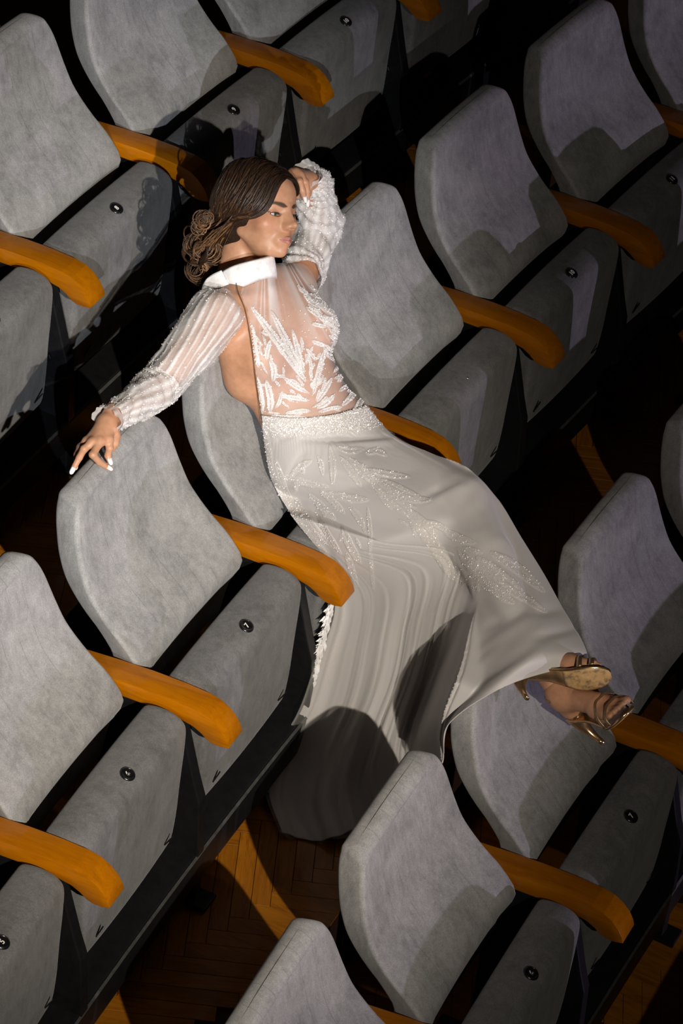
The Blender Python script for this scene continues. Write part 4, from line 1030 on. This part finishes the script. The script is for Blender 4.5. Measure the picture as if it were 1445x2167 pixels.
uu = np.tile(np.linspace(0, 1, nu), nv); vv = np.repeat(np.linspace(0, 1, nv), nu)
amp = np.clip((vv-.42)/.42, 0, 1)**1.4*np.clip((.60-uu)/.18, 0, 1); u_old = uu; uu = uu*1.85
ph = uu*2*PI
disp = amp*(.013*np.sin(3.1*ph+1.0+1.2*vv+.8*np.sin(2.3*ph))+.0045*np.sin(6.3*ph+.4-1.5*vv+np.sin(4*ph))+.0010*np.sin(13*ph+3*vv+1.4*np.sin(5*ph)))
uu = u_old; pS = to_px(V)
def crease(P, a, b, w, h):
    a = np.array(a, float); b = np.array(b, float); t = np.clip(((P-a)@(b-a))/((b-a)@(b-a)), 0, 1); n_ = np.array([-(b-a)[1], (b-a)[0]])/np.linalg.norm(b-a)
    s = (P-a-t[:, None]*(b-a))@n_; e = np.linalg.norm(P-a-t[:, None]*(b-a), axis=1); return h*np.exp(-(e/w)**2)*np.sin(np.clip(t, 0.08, 1)*PI)**.5
for a, b, w, h in (((900, 1052), (992, 1003), 7, -.007), ((905, 1066), (985, 1020), 9, .005), ((962, 1080), (1012, 1022), 7, -.006), ((930, 1120), (1030, 1075), 10, -.005), ((640, 960), (600, 1040), 9, -.005), ((640, 930), (830, 925), 8, -.005),
                   ((700, 945), (840, 932), 8, .004), ((985, 1180), (1075, 1150), 9, -.005), ((955, 1150), (1060, 1110), 10, .004), ((700, 1175), (660, 1060), 9, -.004), ((590, 930), (640, 905), 8, -.006), ((1180, 1290), (1110, 1300), 9, -.005), ((1215, 1330), (1120, 1350), 9, -.005), ((1130, 1300), (1000, 1390), 12, .006), ((1150, 1350), (980, 1460), 12, -.006), ((1110, 1290), (1020, 1330), 8, -.006), ((1060, 1370), (960, 1450), 8, .005)):
    disp = disp+crease(pS, a, b, w, h)
g2 = np.random.default_rng(11)
V = V+Nn*disp[:, None]; V = clear_body(V, .005); V = clear_seat(clear_seat(V, 'C', 6, .014), 'C', 5, .008)
Vg = V.reshape(nv, nu, 3); w_ = (np.clip((uu-.42)/.08, 0, 1)*np.clip((vv-.28)/.08, 0, 1)).reshape(nv, nu, 1)
for _ in range(16):
    Vn = Vg.copy(); Vn[1:-1, 1:-1] = (Vg[:-2, 1:-1]+Vg[2:, 1:-1]+Vg[1:-1, :-2]+Vg[1:-1, 2:])/4; Vg = Vg*(1-w_)+Vn*w_
V = clear_body(clear_seat(Vg.reshape(-1, 3), 'C', 6, .008), .004); V[:, 2] = np.maximum(V[:, 2], .006); Nn = vnormals(V, Q)
emb = np.zeros(len(V)); pS = to_px(V)
emb = leaf_mask(pS, LEAF_S)*.8
band = np.clip((935-pS[:, 1]+.10*(pS[:, 0]-660))/18, 0, 1)*np.clip((930-.12*(pS[:, 0]-600)-pS[:, 1])/14+.5, 0, 1)
side = np.clip((.06-uu)/.02, 0, 1)*np.clip((.42-vv)/.05, 0, 1)
emb = np.maximum(emb, np.maximum(band*.95, side*.9))
V = V+Nn*(.0010*emb)[:, None]
SKIRT = fastmesh('dress_skirt', V, Q, M_SKIRT, ROOT, attrs={'emb': emb, 'fold': np.zeros(len(V))})
md = SKIRT.modifiers.new('s', 'SOLIDIFY'); md.thickness = .002; md.offset = -1
seq_from(V, Nn, .22*emb+.12*band)
# sheer net over the front of the skirt
VR = [[(p[0]-(6 if k == 0 else 0), p[1]+4, p[2]+.018) for k, p in enumerate(r)] for r in [q[:5] for q in ROWS[4:]]]
G4 = sheet(VR, 140, 120); V4 = G4.reshape(-1, 3); Q4 = grid_q(120, 140); N4 = vnormals(V4, Q4); N4 *= np.sign((N4@(-CF)).mean()); u4 = np.tile(np.linspace(0, 1, 140), 120); v4 = np.repeat(np.linspace(0, 1, 120), 140)
V4 = V4+N4*((.010*np.sin(u4*2*PI*7.3+v4*2)+.006*np.sin(u4*2*PI*13+1))*np.clip(v4*2, 0, 1))[:, None]; V4[:, 2] = np.maximum(V4[:, 2], .012)
fold4 = (.5+.5*np.sin(u4*2*PI*11+v4*2+2*np.sin(u4*23)))**8*.22*np.clip((.95-v4)*3, 0, 1)-.10*np.clip(1-v4/.3, 0, 1)
fastmesh('net_overskirt', V4, Q4, M_VEIL, SKIRT, attrs={'emb': np.zeros(len(V4)), 'fold': fold4})
# feathery lace fringe along the left edge of the skirt
FV_, FF_ = [], []
for i in range(150):
    t = rng.random(); base = catmull(np.array([at_z(708, 1270, .47), at_z(694, 1330, .39), at_z(680, 1385, .33), at_z(668, 1440, .25)]), 60)[int(t*59)]
    dr = -CR*(.006+.016*rng.random())-CU*(.006+.018*rng.random())+rng.normal(0, .004, 3)-CF*.006; w = .0025+.003*rng.random(); s_ = nrm(np.cross(dr, CF))*w
    k = len(FV_); FV_ += [base-s_*.3, base+s_*.3, base+dr*.5+s_, base+dr, base+dr*.5-s_]; FF_ += [(k, k+1, k+2, k+4), (k+4, k+2, k+3)]
o = mesh('lace_fringe', FV_, FF_, M_SATIN, SKIRT, smooth=False); tag(o, kind='stuff')
# ---------------------------------------------------------------- sequins, one stuff part
SPt = np.concatenate([a for a, _ in SEQ]); SNn = np.concatenate([b_ for _, b_ in SEQ]); n = len(SPt); print('sequins', n)
jn = SNn+rng.normal(0, .6, SNn.shape); jn /= np.linalg.norm(jn, axis=1)[:, None]
ta = np.cross(jn, rng.normal(size=SNn.shape)); ta /= np.linalg.norm(ta, axis=1)[:, None]; tb = np.cross(jn, ta); rr = (.0008+.0009*rng.random(n)**2)[:, None]
hx = [SPt+rr*(math.cos(k*PI/3)*ta+math.sin(k*PI/3)*tb) for k in range(6)]
SV_ = np.stack(hx, 1).reshape(-1, 3); SQ_ = np.arange(n*6).reshape(n, 6)
o = fastmesh('sequins', SV_, SQ_, M_SEQ, DRESS, smooth=False); tag(o, kind='stuff')
# ---------------------------------------------------------------- gold sandals
M_SOLE, nt, b = mat_new('scuffed_tan_outsole')
cc = ramp(nt, noise(nt, coords(nt), 60, 6, .7), [(0.34, (0.16, 0.12, 0.09)), (0.50, (0.55, 0.34, 0.14)), (0.7, (0.66, 0.43, 0.20))]); nt.links.new(cc, b.inputs['Base Color']); b.inputs['Roughness'].default_value = 0.4
for fi, (a, M, FVw, FQ) in enumerate(feet):
    sh = empty('sandal'); sh.parent = ROOT; sh['label'] = ('upper rose gold high-heeled sandal, scuffed sole turned outward', 'lower rose gold high-heeled sandal, foot top and straps showing')[fi]
    T = lambda P: a+np.asarray(P, float)@M
    # sole plate: heel seat, steep arch, flat forefoot
    cl = np.array([(-.045, -.052), (-.015, -.060), (.03, -.078), (.07, -.098), (.10, -.108), (.130, -.110), (.150, -.1095), (.163, -.108), (.168, -.107)]); wd_ = np.array([.018, .024, .020, .026, .034, .034, .028, .017, .007])
    c_ = catmull(np.concatenate([cl, wd_[:, None]], 1), 40)
    top, bot = [], []
    ys = np.linspace(-1, 1, 9); VV = []
    for x, z, w in c_:
        for y in ys: VV.append((x, y*w, z+.0015*(y*y)))
    nn = len(VV)
    for x, z, w in c_:
        for y in ys: VV.append((x, y*w*1.0, z-.0065+.0015*y*y))
    FF2 = []
    m9 = 9
    for i in range(39):
        for j in range(8):
            q = i*m9+j; FF2.append((q, q+1, q+m9+1, q+m9)); FF2.append((nn+q, nn+q+m9, nn+q+m9+1, nn+q+1))
        FF2.append((i*m9, (i+1)*m9, nn+(i+1)*m9, nn+i*m9)); FF2.append((i*m9+8, nn+i*m9+8, nn+(i+1)*m9+8, (i+1)*m9+8))
    FF2.append(tuple([j for j in range(9)][::-1]+[nn+j for j in range(9)])); FF2.append(tuple([39*m9+j for j in range(9)]+[nn+39*m9+j for j in range(9)][::-1]))
    o = mesh('insole', T(VV), FF2, M_GOLD, sh); recalc(o)
    VV2 = []
    for x, z, w in c_[14:]:
        for y in ys: VV2.append((x, y*w*.94, z-.0072+.0015*y*y))
    k2 = len(c_[14:])
    o = mesh('outsole', T(VV2), [(i*9+j, i*9+j+1, (i+1)*9+j+1, (i+1)*9+j) for i in range(k2-1) for j in range(8)], M_SOLE, sh); md = o.modifiers.new('s', 'SOLIDIFY'); md.thickness = .0012; md.offset = 0
    # heel
    rings = []
    for t in np.linspace(0, 1, 10):
        z = -.058-.085*t; x = -.028+.010*t-.012*math.sin(t*PI)*.6; w = .017*(1-t)**1.6+.0065; dpt = .020*(1-t)**1.8+.0055
        th = np.arange(14)*2*PI/14; rings.append(T(np.stack([x+dpt*np.cos(th), w*np.sin(th), np.full(14, z)], 1)))
    o = mesh('heel', *rings_mesh(rings), M_GOLD, sh); recalc(o)
    # straps: bands over the toes, instep and round the ankle
    def band(P, w, name='strap'):
        P = catmull(np.array(P), 26); Tt = np.gradient(P, axis=0); Tt /= np.linalg.norm(Tt, axis=1)[:, None]
        cen = np.array([P[:, 0].mean(), 0, P[:, 2].mean()-.02]); out = P-cen; out -= Tt*(out*Tt).sum(1)[:, None]; out /= np.linalg.norm(out, axis=1)[:, None]; S = np.cross(Tt, out)
        rings = [T(np.stack([P[i]+S[i]*w+out[i]*.0012, P[i]+out[i]*.0026, P[i]-S[i]*w+out[i]*.0012, P[i]-S[i]*w-out[i]*.001, P[i]+S[i]*w-out[i]*.001])) for i in range(26)]
        o = mesh(name, *rings_mesh(rings), M_GOLDS, sh); recalc(o)
    for x0, w, hgt in ((.134, .0065, .034), (.108, .0060, .052)):
        z0 = -.108; ww = .036
        band([(x0-.004, -ww, z0), (x0-.002, -ww*.95, z0+hgt*.55), (x0, -ww*.45, z0+hgt), (x0+.002, 0, z0+hgt*1.05), (x0+.004, ww*.55, z0+hgt), (x0+.006, ww*.98, z0+hgt*.55), (x0+.004, ww, z0)], w)
    an = np.linspace(0, 2*PI, 9); band([(.036*math.cos(q)-.004, .036*math.sin(q), .008-.010*math.cos(q)) for q in an], .0055, 'ankle_strap')
    band([(-.046, .010, -.052), (-.052, .006, -.030), (-.044, 0, -.008), (-.040, -.004, .004)], .006, 'heel_strap')
